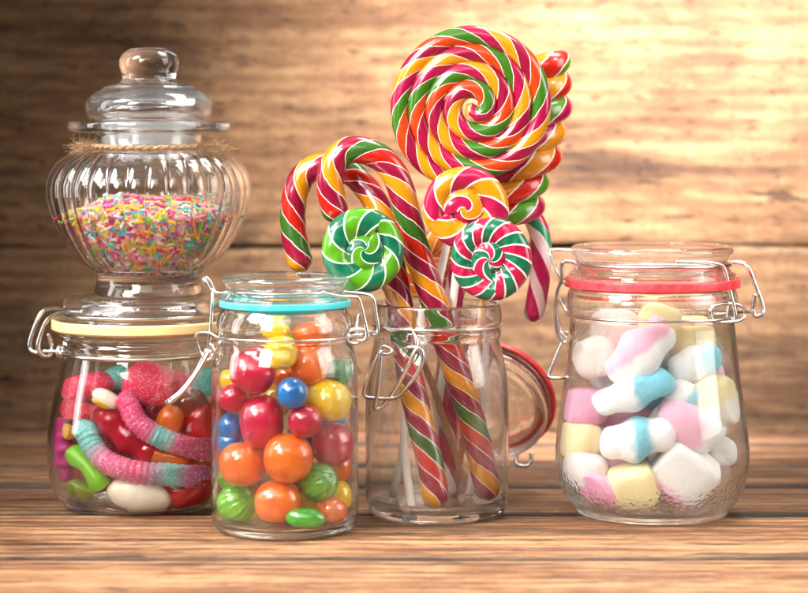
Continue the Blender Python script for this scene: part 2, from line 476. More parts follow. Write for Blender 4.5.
def inner(outer, t):                                 # offset of an outer profile towards the axis
    pts = [Vector(p[:2]) for p in outer]; out = []
    for i, p in enumerate(pts):
        a = pts[max(0, i-1)]; b = pts[min(len(pts)-1, i+1)]
        d = (b-a); 
        if d.length < 1e-9: continue
        d.normalize(); nrm = Vector((d.y, -d.x))     # outer profile runs upward: left side = inwards
        q = p-nrm*t if (p-nrm*t).x < p.x else p+nrm*t
        out.append((q.x, q.y))
    return out
STEEL = metal_mat()
GLASS = glass_mat('clear jar glass', (.99, .995, .995), bumpy=.0, clear=.18)
GLASS_BODY = glass_mat('fluted jar glass', (.99, .995, .995), clear=.04)
GLASS_B = glass_mat('pressed jar glass', (.985, .993, .99), bumpy=.22, bscale=55, clear=.10)
GLASS_LID = glass_mat('lid glass', (.985, .992, .99), bumpy=.06, bscale=40, clear=.25)

def glass_body(jar, out_px, in_px, m=None, sub=4, n=128, fn=None):
    """closed wall: outer profile from the base centre up to the lip, inner profile from the lip down to the floor centre"""
    o = smooth_prof(jar.prof(out_px), sub); i = smooth_prof(jar.prof(in_px), sub)
    return link('body', lathe(o+i, n, fn), m or GLASS_B, jar.o)

# ================================================================== 1. wide jar of gummies (left, behind)
J1 = Jar(143, 1.096, 'clip_top_jar', 'wide glass jar of gummies with cream rubber seal, fluted sprinkle jar standing on its lid', group='clip-top glass jars')
glass_body(J1, [(0, 501), (60, 502), (66, 503.4), (74, 503), (82, 498), (89, 487), (93.5, 470), (95, 450), (93.5, 426), (89, 400), (84, 374), (80, 356), (79, 351), (81, 347), (82, 343), (80, 339), (80, 336), (84, 333), (84.5, 330), (82, 328)],
           [(78, 328), (75, 331), (74, 340), (75, 356), (79, 374), (84, 400), (88.5, 426), (90, 450), (89, 470), (86, 485), (79.5, 495), (68, 498.5), (0, 498)])
lid1 = link('lid', lathe(round_prof(J1.prof([(0, 300.5), (64, 300.5), (69, 306), (71, 322), (74, 325), (83, 325), (86, 322), (85.4, 317), (78, 314), (76, 311), (79, 307), (80, 301), (77, 296.5), (70, 295), (0, 295)]), .0012), 96), GLASS_LID, J1.o)
CREAM = rubber_mat('cream rubber', srgb('ecca88'))
link('seal', lathe(round_prof(J1.prof([(76, 327.6), (88, 329), (90.5, 327), (90.5, 319), (89, 317.5), (87.6, 320), (87.8, 325.4), (76, 325.4), (76, 327.6)]), .0003), 96), CREAM, J1.o)
J1.ring('neck_wire', 81.5, 351, 1.9)
J1.ring('lid_wire', 79, 312.5, 1.9, 0, 360)
J1.wire('hinge_wire', [(80, 309, 46), (60, 308, 34), (47, 309, 20), (40, 315, 14), (33, 332, 12), (30, 343, 12), (31, 350, 11), (38, 353, 6)], 2.2)
J1.wire('hinge_wire', [(84, 311, -54), (72, 311, -40), (58, 313, -24), (48, 319, -14), (41, 334, -12), (38, 347, -12), (42, 355, -10), (49, 356, -6), (52, 350, -4), (51, 342, -6), (48, 334, -8)], 2.2)
J1.wire('hinge_pin', [(43, 351, -8), (52, 351.5, -8), (61, 351, -8), (63, 352, -14)], 2.0)
J1.wire('hinge_loop', [(60, 346, -6), (58, 352, -10), (59, 358, -6), (62, 352, 0)], 2.0, True)

# ================================================================== 2. tall jar of chewing-gum balls (front)
J2 = Jar(285, 1.025, 'clip_top_jar', 'tall narrow glass jar with turquoise seal, filled with shiny round candies', group='clip-top glass jars')
glass_body(J2, [(0, 527), (50, 527.6), (56, 529.4), (61, 529.2), (68, 526.5), (72, 520), (73.4, 510), (73.5, 492), (73.2, 430), (73, 390), (72.4, 368), (70.5, 352), (67.5, 344), (67, 340), (69, 337), (69.3, 332), (69, 324), (67, 315), (63.5, 308.5), (62, 306.5)],
           [(58, 306.5), (58.5, 311), (62, 319), (64, 328), (63.6, 336), (63, 344), (66, 354), (68.5, 368), (69.2, 390), (69.3, 430), (69.5, 500), (69.2, 512), (67, 517.5), (61, 520), (40, 520.5), (0, 519)])
link('lid', lathe(round_prof(J2.prof([(0, 283.5), (44, 283.5), (52, 287.5), (54, 297.5), (55, 301.5), (61, 301.5), (63.5, 299.5), (62.5, 296), (58.5, 294), (57, 289.5), (60, 286), (63.5, 282.5), (63.8, 278.5), (61, 275), (56, 274.5), (50, 276.5), (0, 277.5)]), .0009), 96), GLASS_LID, J2.o)
TURQ = rubber_mat('turquoise rubber', srgb('30c8d0'))
link('seal', lathe(round_prof(J2.prof([(56, 306.4), (63.5, 306.4), (65.6, 305.5), (65.6, 300.5), (64.6, 299.5), (63.9, 301.9), (56, 301.9), (56, 306.4)]), .0002), 96), TURQ, J2.o)
link('seal_refraction', lathe(round_prof(J2.prof([(49, 303), (52, 304), (53, 312.5), (50, 312.5), (49, 303)]), .0002), 96), TURQ, J2.o)  # added band in place of the seal's refracted image in the glass
J2.ring('neck_wire', 70.2, 334.5, 1.15)
J2.ring('lid_wire', 59.2, 289.5, 1.15)
J2.wire('hinge_wire', [(322, 292, -46), (340, 296, -30), (352, 296.5, -20), (359, 299, -14), (364, 318, -12), (367, 333, -12), (364, 340, -12), (357, 340, -10)], 1.5)
J2.wire('hinge_wire', [(330, 290, 40), (350, 292, 26), (366, 294, 16), (373, 298, 12), (376, 314, 12), (378, 330, 12), (374, 335, 10), (369, 331, 8)], 1.5)
J2.wire('hinge_pin', [(348, 336, -26), (356, 335, -16), (367, 333.5, -6), (374, 332, 6)], 1.4)
J2.wire('hinge_loop', [(348, 332, -22), (356, 329, -16), (366, 331, -10), (367, 338, -10), (357, 343, -14), (349, 342, -20), (346, 337, -24)], 1.4, True)
J2.wire('hinge_pin', [(359, 314, -10), (357, 325, -12), (356, 338, -14)], 1.3)
J2.wire('latch_loop', [(226, 293, -14), (218, 293, -10), (210, 289, -8), (206, 282, -8), (204, 279, -6), (207, 278, -4), (211, 283, -2), (214, 290, -2), (219, 295, -4), (226, 294, -10)], 1.4, True)
J2.wire('latch_link', [(213, 289, -6), (212.5, 300, -10), (211, 325, -12), (209, 348, -12), (212, 357, -12), (214.5, 352, -14), (211, 344, -16)], 1.5)
J2.wire('latch_link', [(220, 342, -22), (212, 334, -20), (200, 333, -14), (196, 338, -12), (199, 350, -12), (205, 359, -12), (211, 359, -14), (217, 350, -20), (220, 343, -24)], 1.4, True)
J2.wire('latch_lever', [(207, 349, -10), (196, 372, -10), (181, 391, -10), (171, 399, -12), (167, 402, -16), (169, 403, -22), (175, 399, -26), (187, 387, -26), (200, 368, -24), (210, 350, -20)], 1.7)

# ================================================================== 3. open jar of canes and lollipops
J3 = Jar(437, 1.066, 'clip_top_jar', 'open glass jar holding candy canes and lollipops, its red-sealed lid hanging behind', group='clip-top glass jars')
glass_body(J3, [(0, 512), (50, 512.4), (56, 513.8), (62, 513.4), (67.5, 509), (70.5, 500), (71.4, 488), (71.5, 420), (71, 390), (69.5, 372), (66.5, 356), (63.5, 344), (62.6, 338), (64, 335), (64.2, 330), (62.8, 327), (62.6, 324), (64.5, 322), (65, 318), (64.6, 308), (64, 304), (62.5, 302.6)],
           [(60.5, 303), (59.6, 306), (59.6, 336), (60.5, 345), (63.5, 357), (66.5, 373), (67.6, 392), (68, 420), (68, 488), (66, 497), (60, 502.5), (50, 504), (0, 503)])
J3.ring('neck_wire', 65, 324.5, 1.3)
J3.wire('latch_link', [(376, 330, -16), (383, 327, -36), (392, 331, -46), (400, 330, -52), (410, 330, -57), (415, 335, -61), (416.5, 345, -63), (418, 354, -64)], 1.5)
J3.wire('latch_loop', [(381, 351, -46), (371, 370, -44), (364.5, 390, -42), (366, 396.5, -42), (375, 398, -46), (396, 397.5, -56), (408, 386, -62), (420, 368, -67), (422.5, 354, -67), (419, 348, -66), (415, 351, -66), (412, 358, -66), (400, 382, -60), (386, 402, -50), (378, 409, -48), (375, 406, -48), (377, 396, -48), (379.5, 375, -48), (380.5, 356, -48)], 1.7, True)
J3.wire('latch_pin', [(378, 352, -44), (384, 346, -48), (392, 350, -52), (388, 354, -52)], 1.4, True)
J3.wire('latch_pin', [(404, 349, -62), (411, 347, -65), (420, 350, -66)], 1.6)
# lid, hanging open behind on its hinge
lid_c = P(488, 408, 1.132)-J3.o.location
axis = Vector((-.30, -.80, -.42)).normalized()
q = Vector((0, 0, 1)).rotation_difference(axis)
lid3 = bpy.data.objects.new('lid', None); 
bpy.data.objects.remove(lid3)
kl = J3.k*1.02
def lp(pts): return [(a*kl, b*kl) for a, b in pts]
l3 = link('lid', lathe(round_prof(lp([(0, -8), (44, -8), (51, -11), (54, -19), (55, -22), (60, -22), (63, -20), (62, -17), (58.5, -15), (57, -11), (60, -8), (63, -4), (62, 1), (58, 2), (50, 0), (44, .8), (36, -.8), (26, .6), (14, -.4), (0, 0)]), .001), 96), GLASS_LID, J3.o, lid_c)
l3.rotation_mode = 'QUATERNION'; l3.rotation_quaternion = q
RED = rubber_mat('red rubber', srgb('e62a38'))
s3 = link('seal', lathe(round_prof(lp([(54, -22.4), (62, -22.4), (63.5, -19.5), (66, -19.5), (67, -24), (65.5, -27.5), (54, -27.5), (53, -25), (54, -22.4)]), .0003), 96), RED, l3)
w3 = link('lid_wire', tube([Vector((59.4*kl*math.cos(R(a)), 59.4*kl*math.sin(R(a)), -13*kl)) for a in range(0, 360, 5)], 1.3*kl, 10, True), STEEL, l3)
J3.wire('hinge_wire', [(458, 327, 62), (470, 345, 80), (476, 368, 96), (482, 372, 104), (494, 368, 106), (500, 350, 88), (492, 332, 60)], 1.5)
J3.wire('lid_catch', [(518, 452, 100), (516, 460, 98), (518, 465, 96), (526, 466, 96), (531, 461, 97), (531, 453, 99)], 1.6)

# ================================================================== 4. pot-bellied jar of marshmallows
J4 = Jar(652, 1.0718, 'clip_top_jar', 'pot-bellied glass jar with closed red-sealed lid, full of marshmallows', group='clip-top glass jars')
def hammered(r, z, a, i): return r
glass_body(J4, [(0, 509.5), (62, 510), (68, 512), (74, 511.6), (76, 508.5), (77, 505.5), (81, 502), (88, 493.5), (93, 480), (96, 464), (96.5, 450), (94.5, 428), (91, 404), (87.5, 378), (85, 352), (83, 333), (82, 324), (82.5, 319), (84.5, 315), (85, 308), (85, 296), (83.5, 290), (81, 288)],
           [(76.5, 288), (77.5, 291), (80, 298), (80.3, 308), (79, 318), (78, 328), (79.5, 345), (82, 365), (85, 388), (88.5, 412), (91, 436), (92, 452), (91, 468), (87.5, 482), (81, 493), (70, 499), (50, 500.5), (0, 500)], dimpled_glass())
link('lid', lathe(round_prof(J4.prof([(0, 256), (60, 256), (68, 260), (71, 272), (72, 279.5), (80, 279.5), (84, 277.5), (83, 272), (78, 268), (76, 262), (76, 258), (80, 254), (81.5, 249.5), (79, 245.6), (72, 244.5), (66, 247), (0, 248)]), .0011), 96), GLASS_LID, J4.o)
link('seal', lathe(round_prof(J4.prof([(74, 286.6), (85, 286.6), (87.4, 286), (87.4, 278.5), (86, 276.8), (84.6, 280), (74, 280.2), (74, 286.6)]), .0003), 96), RED, J4.o)
link('seal_refraction', lathe(round_prof(J4.prof([(66, 283), (69.5, 284), (70, 292.5), (67, 292.5), (66, 283)]), .0002), 96), RED, J4.o)  # added red band imitating the seal refracted through the neck
J4.ring('neck_wire', 86.2, 314, 1.4)
J4.ring('lid_wire', 78.4, 263, 1.6)
J4.wire('hinge_wire', [(676, 262, -76), (700, 262, -66), (716, 263.5, -56), (724, 268, -50), (729, 288, -48), (735, 312, -46), (734, 320, -46), (727, 322, -48)], 2.0)
J4.wire('hinge_wire', [(706, 263, 52), (722, 262, 40), (738, 262, 28), (748, 267, 22), (755, 284, 20), (763, 306, 18), (762, 314, 16), (755, 316, 14), (753, 308, 14), (755, 294, 14)], 2.0)
J4.wire('hinge_pin', [(712, 314, -58), (724, 313, -48), (738, 312, -20), (752, 311.5, 10)], 1.7)
J4.wire('hinge_loop', [(710, 318, -62), (709, 308, -62), (718, 304, -54), (736, 304, -44), (744, 309, -38), (744, 317, -38), (736, 321, -46), (718, 322, -58)], 1.7, True)
J4.wire('hinge_pin', [(728, 296, -44), (726, 308, -48), (725, 318, -50)], 1.6)
J4.wire('latch_loop', [(590, 250, 34), (566, 249.5, 20), (552, 249.5, 12), (550, 252, 8), (555, 266, 0), (562, 280, -8), (568, 284, -14)], 1.5)
J4.wire('latch_link', [(575, 262, -10), (564, 262, -12), (562, 266, -12), (562, 279, -14), (557, 294, -14), (556, 316, -12), (558, 334, -12), (564, 342, -12), (569, 338, -14), (567, 331, -16)], 2.0)
J4.wire('latch_link', [(567, 312, -20), (560, 300, -14), (556, 302, -8), (556, 312, -6), (560, 330, -6), (568, 338, -12)], 1.7)
J4.wire('latch_lever', [(563, 340, -10), (556, 356, -10), (549, 374, -10), (551, 377.5, -12), (562, 378, -18), (568, 377, -24)], 1.8)

# ================================================================== 5. fluted jar of sprinkles, standing on jar 1
J5 = Jar(149, 1.096, 'apothecary_jar', 'fluted round glass jar with knobbed lid and twine, standing on the gummy jar', z0=(J1.y0-295)*J1.k+.0001)
NFL = 30
def flute(r, z, a, i):
    pz = J5.y0-z/J5.k                                   # picture row of this height
    f = max(0, min(1, (272-pz)/14))*max(0, min(1, (pz-149)/10))
    return r*(1+.016*f*(abs(math.sin(a*NFL/2))**.7*2-1.2))
body_px = [(0, 279), (36, 279.6), (44, 283), (48, 290), (50, 294.4), (54, 294), (54.3, 290), (53, 285), (51.6, 280), (52.4, 274), (58, 267), (70, 259), (82, 243), (91.5, 225), (98.5, 206), (101, 190), (99.5, 178), (92, 164), (80, 154.5), (68, 150.5), (60, 148.6), (55.5, 146), (53, 140), (53, 135.5), (58, 133.2), (74, 132.6), (79.5, 130), (80.5, 125), (78, 121.6), (66, 121.4)]
in_px = [(50, 122), (48, 126), (48, 140), (51, 148.5), (61, 153), (76, 158.5), (88, 167), (95.2, 179), (97, 190), (94.6, 205), (88, 223), (78.6, 240.5), (67.5, 255), (55, 263.5), (48, 268), (30, 270), (0, 270)]
body5 = link('body', lathe(smooth_prof(J5.prof(body_px), 4)+smooth_prof(J5.prof(in_px), 4), 240, flute), GLASS_BODY, J5.o)
lid5 = link('lid', lathe(smooth_prof(J5.prof([(0, 93), (22, 93.5), (40, 97), (52, 102), (56.5, 110), (52, 118), (44.5, 122), (43, 128), (45, 129), (47, 127), (47.5, 121.2), (53, 120.8), (59, 120.5), (61, 117), (63, 108), (62, 101), (56, 94), (47, 88.6), (44, 86), (38, 84), (30, 82.6), (27, 80)]), 4)+smooth_prof(J5.prof([(26.6, 79), (27.5, 73), (30, 65), (28.6, 57), (22, 50.5), (12, 47.6), (0, 47)]), 4)
    +[] , 128), GLASS, J5.o)
FROST, nt, out = mat('ground glass')
b_ = pbsdf(nt, out, Base_Color=(.95, .96, .97, 1), Roughness=.45, Transmission_Weight=.75, IOR=1.45)
link('stopper', lathe(smooth_prof(J5.prof([(47.2, 145), (47.6, 130), (47.4, 122.3)]), 3)+smooth_prof(J5.prof([(44, 122.3), (43.6, 130), (44, 145), (47.2, 145)]), 3), 96), FROST, lid5)
# twine round the neck
TW, nt, out = mat('jute twine')
v_ = objvec(nt)
pbsdf(nt, out, Base_Color=ramp(nt, noise_n(nt, v_, 900, 3), [(.3, srgb('8f6a44')), (.7, srgb('d2b088'))]), Roughness=.9)
bmv = []
def merge(name, mes, m, parent=None, loc=None):
    bm = bmesh.new()
    for x in mes: bm.from_mesh(x); bpy.data.meshes.remove(x)
    me = bpy.data.meshes.new(name); bm.to_mesh(me); bm.free()
    return link(name, me, m, parent, loc)
def ringpts(r, py, n, wob=0, ph=0):
    out_ = []
    for i in range(n):
        a = 2*PI*i/n
        out_.append(J5.l(J5.ax+r*math.cos(a), py+wob*math.sin(a*3+ph), r*math.sin(a)))
    return out_
parts_ = []
base_r = ringpts(58.2, 146.3, 150, .5)
for ph in (0, PI):                                   # two plies
    pts = []
    for i, p in enumerate(base_r):
        a = i*.9+ph; rad = Vector((p.x, p.y, 0)).normalized()
        pts.append(p+rad*math.cos(a)*1.1*J5.k+Vector((0, 0, 1))*math.sin(a)*1.1*J5.k)
    parts_.append(tube(pts, 1.5*J5.k, 6, True))
rnd = random.Random(3)
def hair(p, d, ln, r_=.22):
    pts = [p]; 
    for j in range(4):
        d = (d+Vector((rnd.uniform(-.5, .5), rnd.uniform(-.5, .5), rnd.uniform(-.5, .5)))).normalized()
        pts.append(pts[-1]+d*ln/4)
    return tube(pts, lambda t: r_*J5.k*(1-.6*t), 3)
for _ in range(150):
    p = rnd.choice(base_r); rad = Vector((p.x, p.y, 0)).normalized()
    parts_.append(hair(p, rad+Vector((rnd.uniform(-1, 1), rnd.uniform(-1, 1), rnd.uniform(-1, 1))), rnd.uniform(3, 8)*J5.k))
for cx, cy, cd, sg_ in ((92, 147, -24, -1), (205, 147.5, -24, 1)):
    # frayed knots at either side
    for j in range(3):
        c = J5.a(cx, cy, cd); pts = [c+Vector((rnd.uniform(-1, 1)*9+sg_*j*3, rnd.uniform(-1, 1)*4, rnd.uniform(-1, 1)*3.2))*J5.k for _ in range(6)]
        parts_.append(tube(catmull(pts, 5), 1.0*J5.k, 5))
    for _ in range(260):
        c = J5.a(cx+rnd.gauss(0, 8), cy+rnd.gauss(0, 2.2), cd+rnd.gauss(0, 3))
        parts_.append(hair(c, Vector((sg_*rnd.uniform(-.3, 1.3), rnd.uniform(-.8, .4), rnd.uniform(-.6, .9))), rnd.uniform(6, 17)*J5.k, .25))
merge('twine', parts_, TW, J5.o)

# ------------------------------------------------------------------ putting sweets into a jar
def settle(jar, items, Rin, iters=400, zfloor=None, front=True):
    """items: dicts px, py, r (px), d (wanted depth px, None = as near the front glass as it goes).
    only the depth moves, until no two spheres overlap"""
    for it in items:
        dx = it['px']-jar.ax; Rm = Rin(it['py'])-it['r']-.8
        it['lim'] = math.sqrt(max(0, Rm*Rm-dx*dx)) if abs(dx) < Rm else 0
        if abs(dx) > Rm > 0: it['px'] = jar.ax+math.copysign(Rm, dx)
        it['y'] = -it['lim'] if it.get('d') is None else max(-it['lim'], min(it['lim'], it['d']))
    for n in range(iters):
        mv = 0
        for i, a in enumerate(items):
            for b in items[i+1:]:
                dx = a['px']-b['px']; dz = a['py']-b['py']; s = a['r']+b['r']
                q2 = s*s*.96-dx*dx-dz*dz
                if q2 <= 0: continue
                need = math.sqrt(q2); dy = b['y']-a['y']
                if abs(dy) < need:
                    g = (need-abs(dy))*.5; sg_ = 1 if dy >= 0 else -1
                    wa = .15 if a.get('d') is None else 1.0; wb = .15 if b.get('d') is None else 1.0
                    a['y'] -= sg_*g*2*wa/(wa+wb); b['y'] += sg_*g*2*wb/(wa+wb); mv += g
                    a['y'] = max(-a['lim'], min(a['lim'], a['y'])); b['y'] = max(-b['lim'], min(b['lim'], b['y']))
        if mv < .01: break
    return items

def interp(prof_px, sub=4):
    q = sorted([(p[1], p[0]) for p in smooth_prof([p[:2] for p in prof_px], sub)])
    def f(py):
        best = None
        for (y0, r0), (y1, r1) in zip(q, q[1:]):
            if y0 <= py <= y1 and y1 > y0:
                return r0+(r1-r0)*(py-y0)/(y1-y0)
        return q[0][1] if py < q[0][0] else 0
    return f
def squash(jar, me, loc, rot, Rf, floor_px, gap=.9):
    """soft sweets flatten where they meet the glass"""
    M = Matrix.Translation(loc)@(Euler(rot).to_matrix().to_4x4() if rot else Matrix()); Mi = M.inverted()
    for v in me.vertices:
        w_ = M@v.co; l_ = w_-jar.o.location
        py = jar.y0-l_.z/jar.k
        if py > floor_px-gap: py = floor_px-gap; l_.z = (jar.y0-py)*jar.k
        lim = (Rf(py)-gap)*jar.k; h = math.hypot(l_.x, l_.y)
        if h > lim: l_.x *= lim/h; l_.y *= lim/h
        v.co = Mi@(l_+jar.o.location)
    me.update()
IN1 = [(77, 328), (75, 331), (74, 340), (75, 356), (79, 374), (84, 400), (88.5, 426), (90, 450), (89, 470), (86, 485), (79.5, 495), (68, 498.5)]
IN2 = [(58, 309), (58.5, 313), (62, 320), (63.6, 328), (63.4, 336), (63, 344), (66, 354), (68.5, 368), (69.2, 390), (69.3, 430), (69.5, 500), (69.2, 512), (67, 517.5), (61, 520)]
IN4 = [(76.5, 288), (77.5, 291), (80, 298), (80.3, 308), (79, 318), (78, 328), (79.5, 345), (82, 365), (85, 388), (88.5, 412), (91, 436), (92, 452), (91, 468), (87.5, 482), (81, 493), (70, 499)]
RF1, RF2, RF4 = interp(IN1), interp(IN2), interp(IN4)
# ---- jar 2: shiny candies
CM = {'red': candy_mat('raspberry candy shell', srgb('b00430'), srgb('d21240')), 'orange': candy_mat('orange candy shell', srgb('e25a02'), srgb('f27a0c')),
      'yellow': candy_mat('yellow candy shell', srgb('f4c004'), srgb('ffdc1a')), 'blue': candy_mat('blue candy shell', srgb('045ca6'), srgb('0a80c8')),
      'green': candy_mat('green candy shell', srgb('2a8410'), srgb('72b818')), 'lime': candy_mat('lime candy shell', srgb('4ab010'), srgb('96da24')),
      'bean': candy_mat('green jelly bean', srgb('36a02c'), srgb('4cb83a')), 'dkgreen': candy_mat('dark green candy shell', srgb('2c7a4a'), srgb('4a9a68'))}
C2 = [  # px, py, rx, rz, tilt, colour, depth, label
 (253, 373, 22, 19.5, -25, 'red', None, 'large raspberry-red oval candy at the upper left of the tall jar'),
 (262, 422, 21.5, 27, 0, 'red', None, 'largest raspberry-red candy, egg-shaped, left of the tall jar middle'),
 (292, 393, 15.5, 15.5, 0, 'blue', None, 'bright blue round candy left of the big yellow one in the tall jar'),
 (328, 400, 21.5, 20.5, 25, 'yellow', None, 'big yellow oval candy at the right wall of the tall jar'),
 (234, 398, 15, 14.5, 0, 'red', None, 'small raspberry-red candy against the left wall of the tall jar'),
 (305, 421, 16.5, 16, 0, 'red', None, 'small raspberry-red candy between the big yellow and biggest orange ones'),
 (229, 427, 13.5, 14.5, 0, 'blue', None, 'blue candy at the left wall of the tall jar, the upper of two blues there'),
 (332, 444, 20, 21.5, 0, 'red', None, 'matte raspberry-red round candy at the right wall of the tall jar'),
 (243, 464, 22, 22, 0, 'orange', None, 'orange round candy at the left wall of the tall jar'),
 (288, 458, 25, 24, 0, 'orange', None, 'biggest orange round candy, in the middle of the tall jar'),
 (278, 502, 23, 21.5, 0, 'orange', None, 'orange round candy near the bottom centre of the tall jar, left of the green bean'),
 (236, 504, 19, 18, 0, 'lime', None, 'ribbed lime-green candy at the bottom left of the tall jar'),
 (318, 482, 18.5, 17.5, 0, 'green', None, 'ribbed dark-green round candy lower right of the middle in the tall jar'),
 (331, 511, 14.5, 14, 0, 'orange', None, 'small orange candy at the bottom right of the tall jar beside the green bean'),
 (305, 518.5, 19, 10.5, -3, 'bean', None, 'smooth flat green jelly bean lying on the bottom of the tall jar'),
 (281, 352, 16.5, 16.5, 0, 'yellow', -34, 'yellow round candy under the neck of the tall jar'),
 (276, 330, 14, 11, 0, 'yellow', -20, 'topmost yellow candy behind the neck glass of the tall jar'),
 (309, 365, 19, 19, 0, 'orange', -30, 'orange round candy at the upper right of the tall jar, right of the yellow one'),
 (311, 333, 19, 13, 5, 'orange', -10, 'topmost orange candy behind the neck glass of the tall jar'),
 (338, 371, 14.5, 14, 0, 'dkgreen', -10, 'dull dark-green candy at the upper right wall of the tall jar'),
 (346, 497, 15, 17.5, 0, 'yellow', 0, 'yellow candy at the lower right wall of the tall jar'),
 (338, 467, 15, 15, 0, 'orange', 14, 'orange candy half hidden under the matte red one in the tall jar'),
 (225, 443, 13, 13, 0, 'blue', 8, 'blue candy at the left wall of the tall jar, the lower of two blues there'),
 (231, 380, 13, 13, 0, 'yellow', 4, 'yellow candy peeking out at the upper left wall of the tall jar'),
 (228, 478, 13, 13, 0, 'green', 12, 'green candy peeking out above the ribbed lime candy in the tall jar'),
 (288, 376, 14, 14, 0, 'orange', 4, 'shaded orange candy behind the blue one in the tall jar'),
 (308, 503, 13, 13, 0, 'yellow', 10, 'yellow candy in the shade behind the green bean of the tall jar'),
 (276, 400, 17, 17, 0, 'yellow', 30, None), (308, 395, 18, 18, 0, 'red', 30, None), (250, 400, 18, 18, 0, 'orange', 30, None),
 (262, 445, 20, 20, 0, 'green', 35, None), (305, 440, 20, 20, 0, 'blue', 38, None), (330, 420, 16, 16, 0, 'blue', 28, None),
 (245, 490, 18, 18, 0, 'red', 28, None), (290, 482, 20, 20, 0, 'red', 34, None), (325, 488, 18, 18, 0, 'green', 32, None),
 (262, 358, 16, 16, 0, 'red', 10, None), (293, 350, 17, 17, 0, 'green', 24, None), (255, 510, 16, 16, 0, 'yellow', 20, None), (328, 385, 15, 15, 0, 'red', 20, None)]
items = [dict(px=c[0], py=c[1], r=(c[2]+c[3])/2, d=c[6], c=c) for c in C2]
def R2(py): return 69 if py > 362 else (66 if py > 350 else 63)
settle(J2, items, R2)
def ribbed(v, th, ph):
    return v*(1+.045*math.cos(th*16))
for n_, it in enumerate(items):
    px, py, rx, rz, tilt, colr, d, lab = it['c']
    k = J2.k; rr = (rx+rz)/2
    nm = 'jelly_bean' if colr == 'bean' else 'round_candy'
    me = superell(rx*k, rr*k*(.75 if colr == 'bean' else .98), rz*k, 2.05+(.25 if (rx+rz) > 40 else .1), 56, 32, .035 if colr != 'bean' else .01, 70, n_, ribbed if 'ibbed' in (lab or '') else None)
    lo_ = J2.w(it['px'], py, it['y']); ro_ = (R(20) if 'ibbed' in (lab or '') else 0, R(-tilt)+(R(60) if 'ibbed' in (lab or '') else 0), rnd.uniform(0, 6) if abs(rx-rz) < 2 and not 'ibbed' in (lab or '') else 0)
    squash(J2, me, lo_, ro_, RF2, 519, .5)
    o = link(nm, me, CM[colr], None, lo_, ro_)
    tag(o, lab or ('%s candy buried at the back of the tall jar behind the others' % {'red': 'raspberry-red', 'green': 'green', 'blue': 'blue', 'yellow': 'yellow', 'orange': 'orange'}[colr]), 'candy', 'round candies in the tall jar')

# ---- jar 1: gummies
def wpts(jar, pts, sub=8): return catmull([jar.w(*p) for p in pts], sub)
PINK = srgb('e8326e'); TEAL = srgb('6fc4b8'); MAG = srgb('c9246e')
def piece(name, me, m, label, cat='gummy candy', group='gummy sweets in the wide jar'):
    # origin at the piece's centre
    c = sum((v.co for v in me.vertices), Vector())/len(me.vertices)
    for v in me.vertices: v.co -= c
    squash(J1, me, c, None, RF1, 498)
    return tag(link(name, me, m, None, c), label, cat, group)
k1 = J1.k
def worm(name, pts, r, m, label, amp=.055, n=26, flat=(1, 1)):
    pp = wpts(J1, pts, 12)
    def prof(t): return r*k1*math.sqrt(max(.02, min(1, min(t, 1-t)/.06)))**1.0 if min(t, 1-t) < .06 else r*k1
    me = tube(pp, prof, 20, fn=lambda t, a, s: 1+amp*math.sin(t*n*2*PI)+.05*noise.noise(Vector((t*30, math.cos(a)*2, math.sin(a)*2))), flat=flat)
    return piece(name, me, m, label)
W_A = gummy_mat('sugared worm', PINK, 1.0, .12, [(0, PINK), (.38, srgb('dc5a86')), (.45, TEAL), (.55, srgb('8cb4b0')), (.63, srgb('d8547c')), (1, srgb('c8285c'))])
W_B = gummy_mat('sugared worm teal', PINK, 1.0, .12, [(0, TEAL), (.17, srgb('74b8b4')), (.30, srgb('d8628c')), (.52, srgb('dc4c80')), (.62, srgb('a07c92')), (.72, TEAL), (.84, srgb('c86088')), (1, srgb('b83a70'))])
worm('gummy_worm', [(120, 397, -64), (128, 404, -68), (136, 420, -72), (148, 431, -72), (163, 439, -70), (182, 446, -66), (200, 449, -60), (216, 448, -48)], 10.5, W_A, 'sugared pink and teal gummy worm, the upper of two curving across the wide jar')
worm('gummy_worm', [(81, 424, -52), (88, 434, -60), (95, 449, -66), (108, 462, -72), (126, 469, -76), (146, 473, -76), (168, 474, -74), (190, 476, -68), (214, 476, -56)], 10.8, W_B, 'sugared gummy worm with a teal end, the lower of two curving across the wide jar')
GRED = gummy_mat('red clear gummy', srgb('e80c1c'), 0, .5); GDRED = gummy_mat('dark red clear gummy', srgb('d00c30'), 0, .5)
GOR = gummy_mat('orange clear gummy', srgb('ff7a10'), 0, .5); GYE = gummy_mat('yellow gummy', srgb('f2b81c'), 0, .5)
GLIME = gummy_mat('lime gummy', srgb('8cd414'), 0, .35, rough=.25); GYG = gummy_mat('yellow green clear gummy', srgb('b8d41c'), 0, .75)
GMAG = gummy_mat('opaque magenta gummy', srgb('c4287c'), 0, .1, rough=.35); GSP = gummy_mat('sugared raspberry gummy', srgb('e02452'), .8, .15)
GSR = gummy_mat('sugared red gummy', srgb('d81c38'), .7, .3); GTE = gummy_mat('sugared teal gummy', srgb('4fa89c'), .8, .15)
GBR = gummy_mat('cola gummy', srgb('8a3418'), 0, .5); GPK = gummy_mat('pale pink gummy', srgb('e88aa0'), .4, .2)
worm('gummy_bear', [(101, 412, -46), (108, 418, -52), (118, 428, -58), (132, 440, -60), (146, 450, -58), (152, 456, -54)], 14.5, GDRED, 'dark red clear ribbed gummy between the two sugared worms', .13, 4)
worm('gummy_bottle', [(75, 452, -52), (80, 458, -60), (88, 466, -66), (97, 478, -68), (103, 487, -66)], 8.5, GLIME, 'lime green gummy with a round head at the lower left of the wide jar', .16, 1.5)
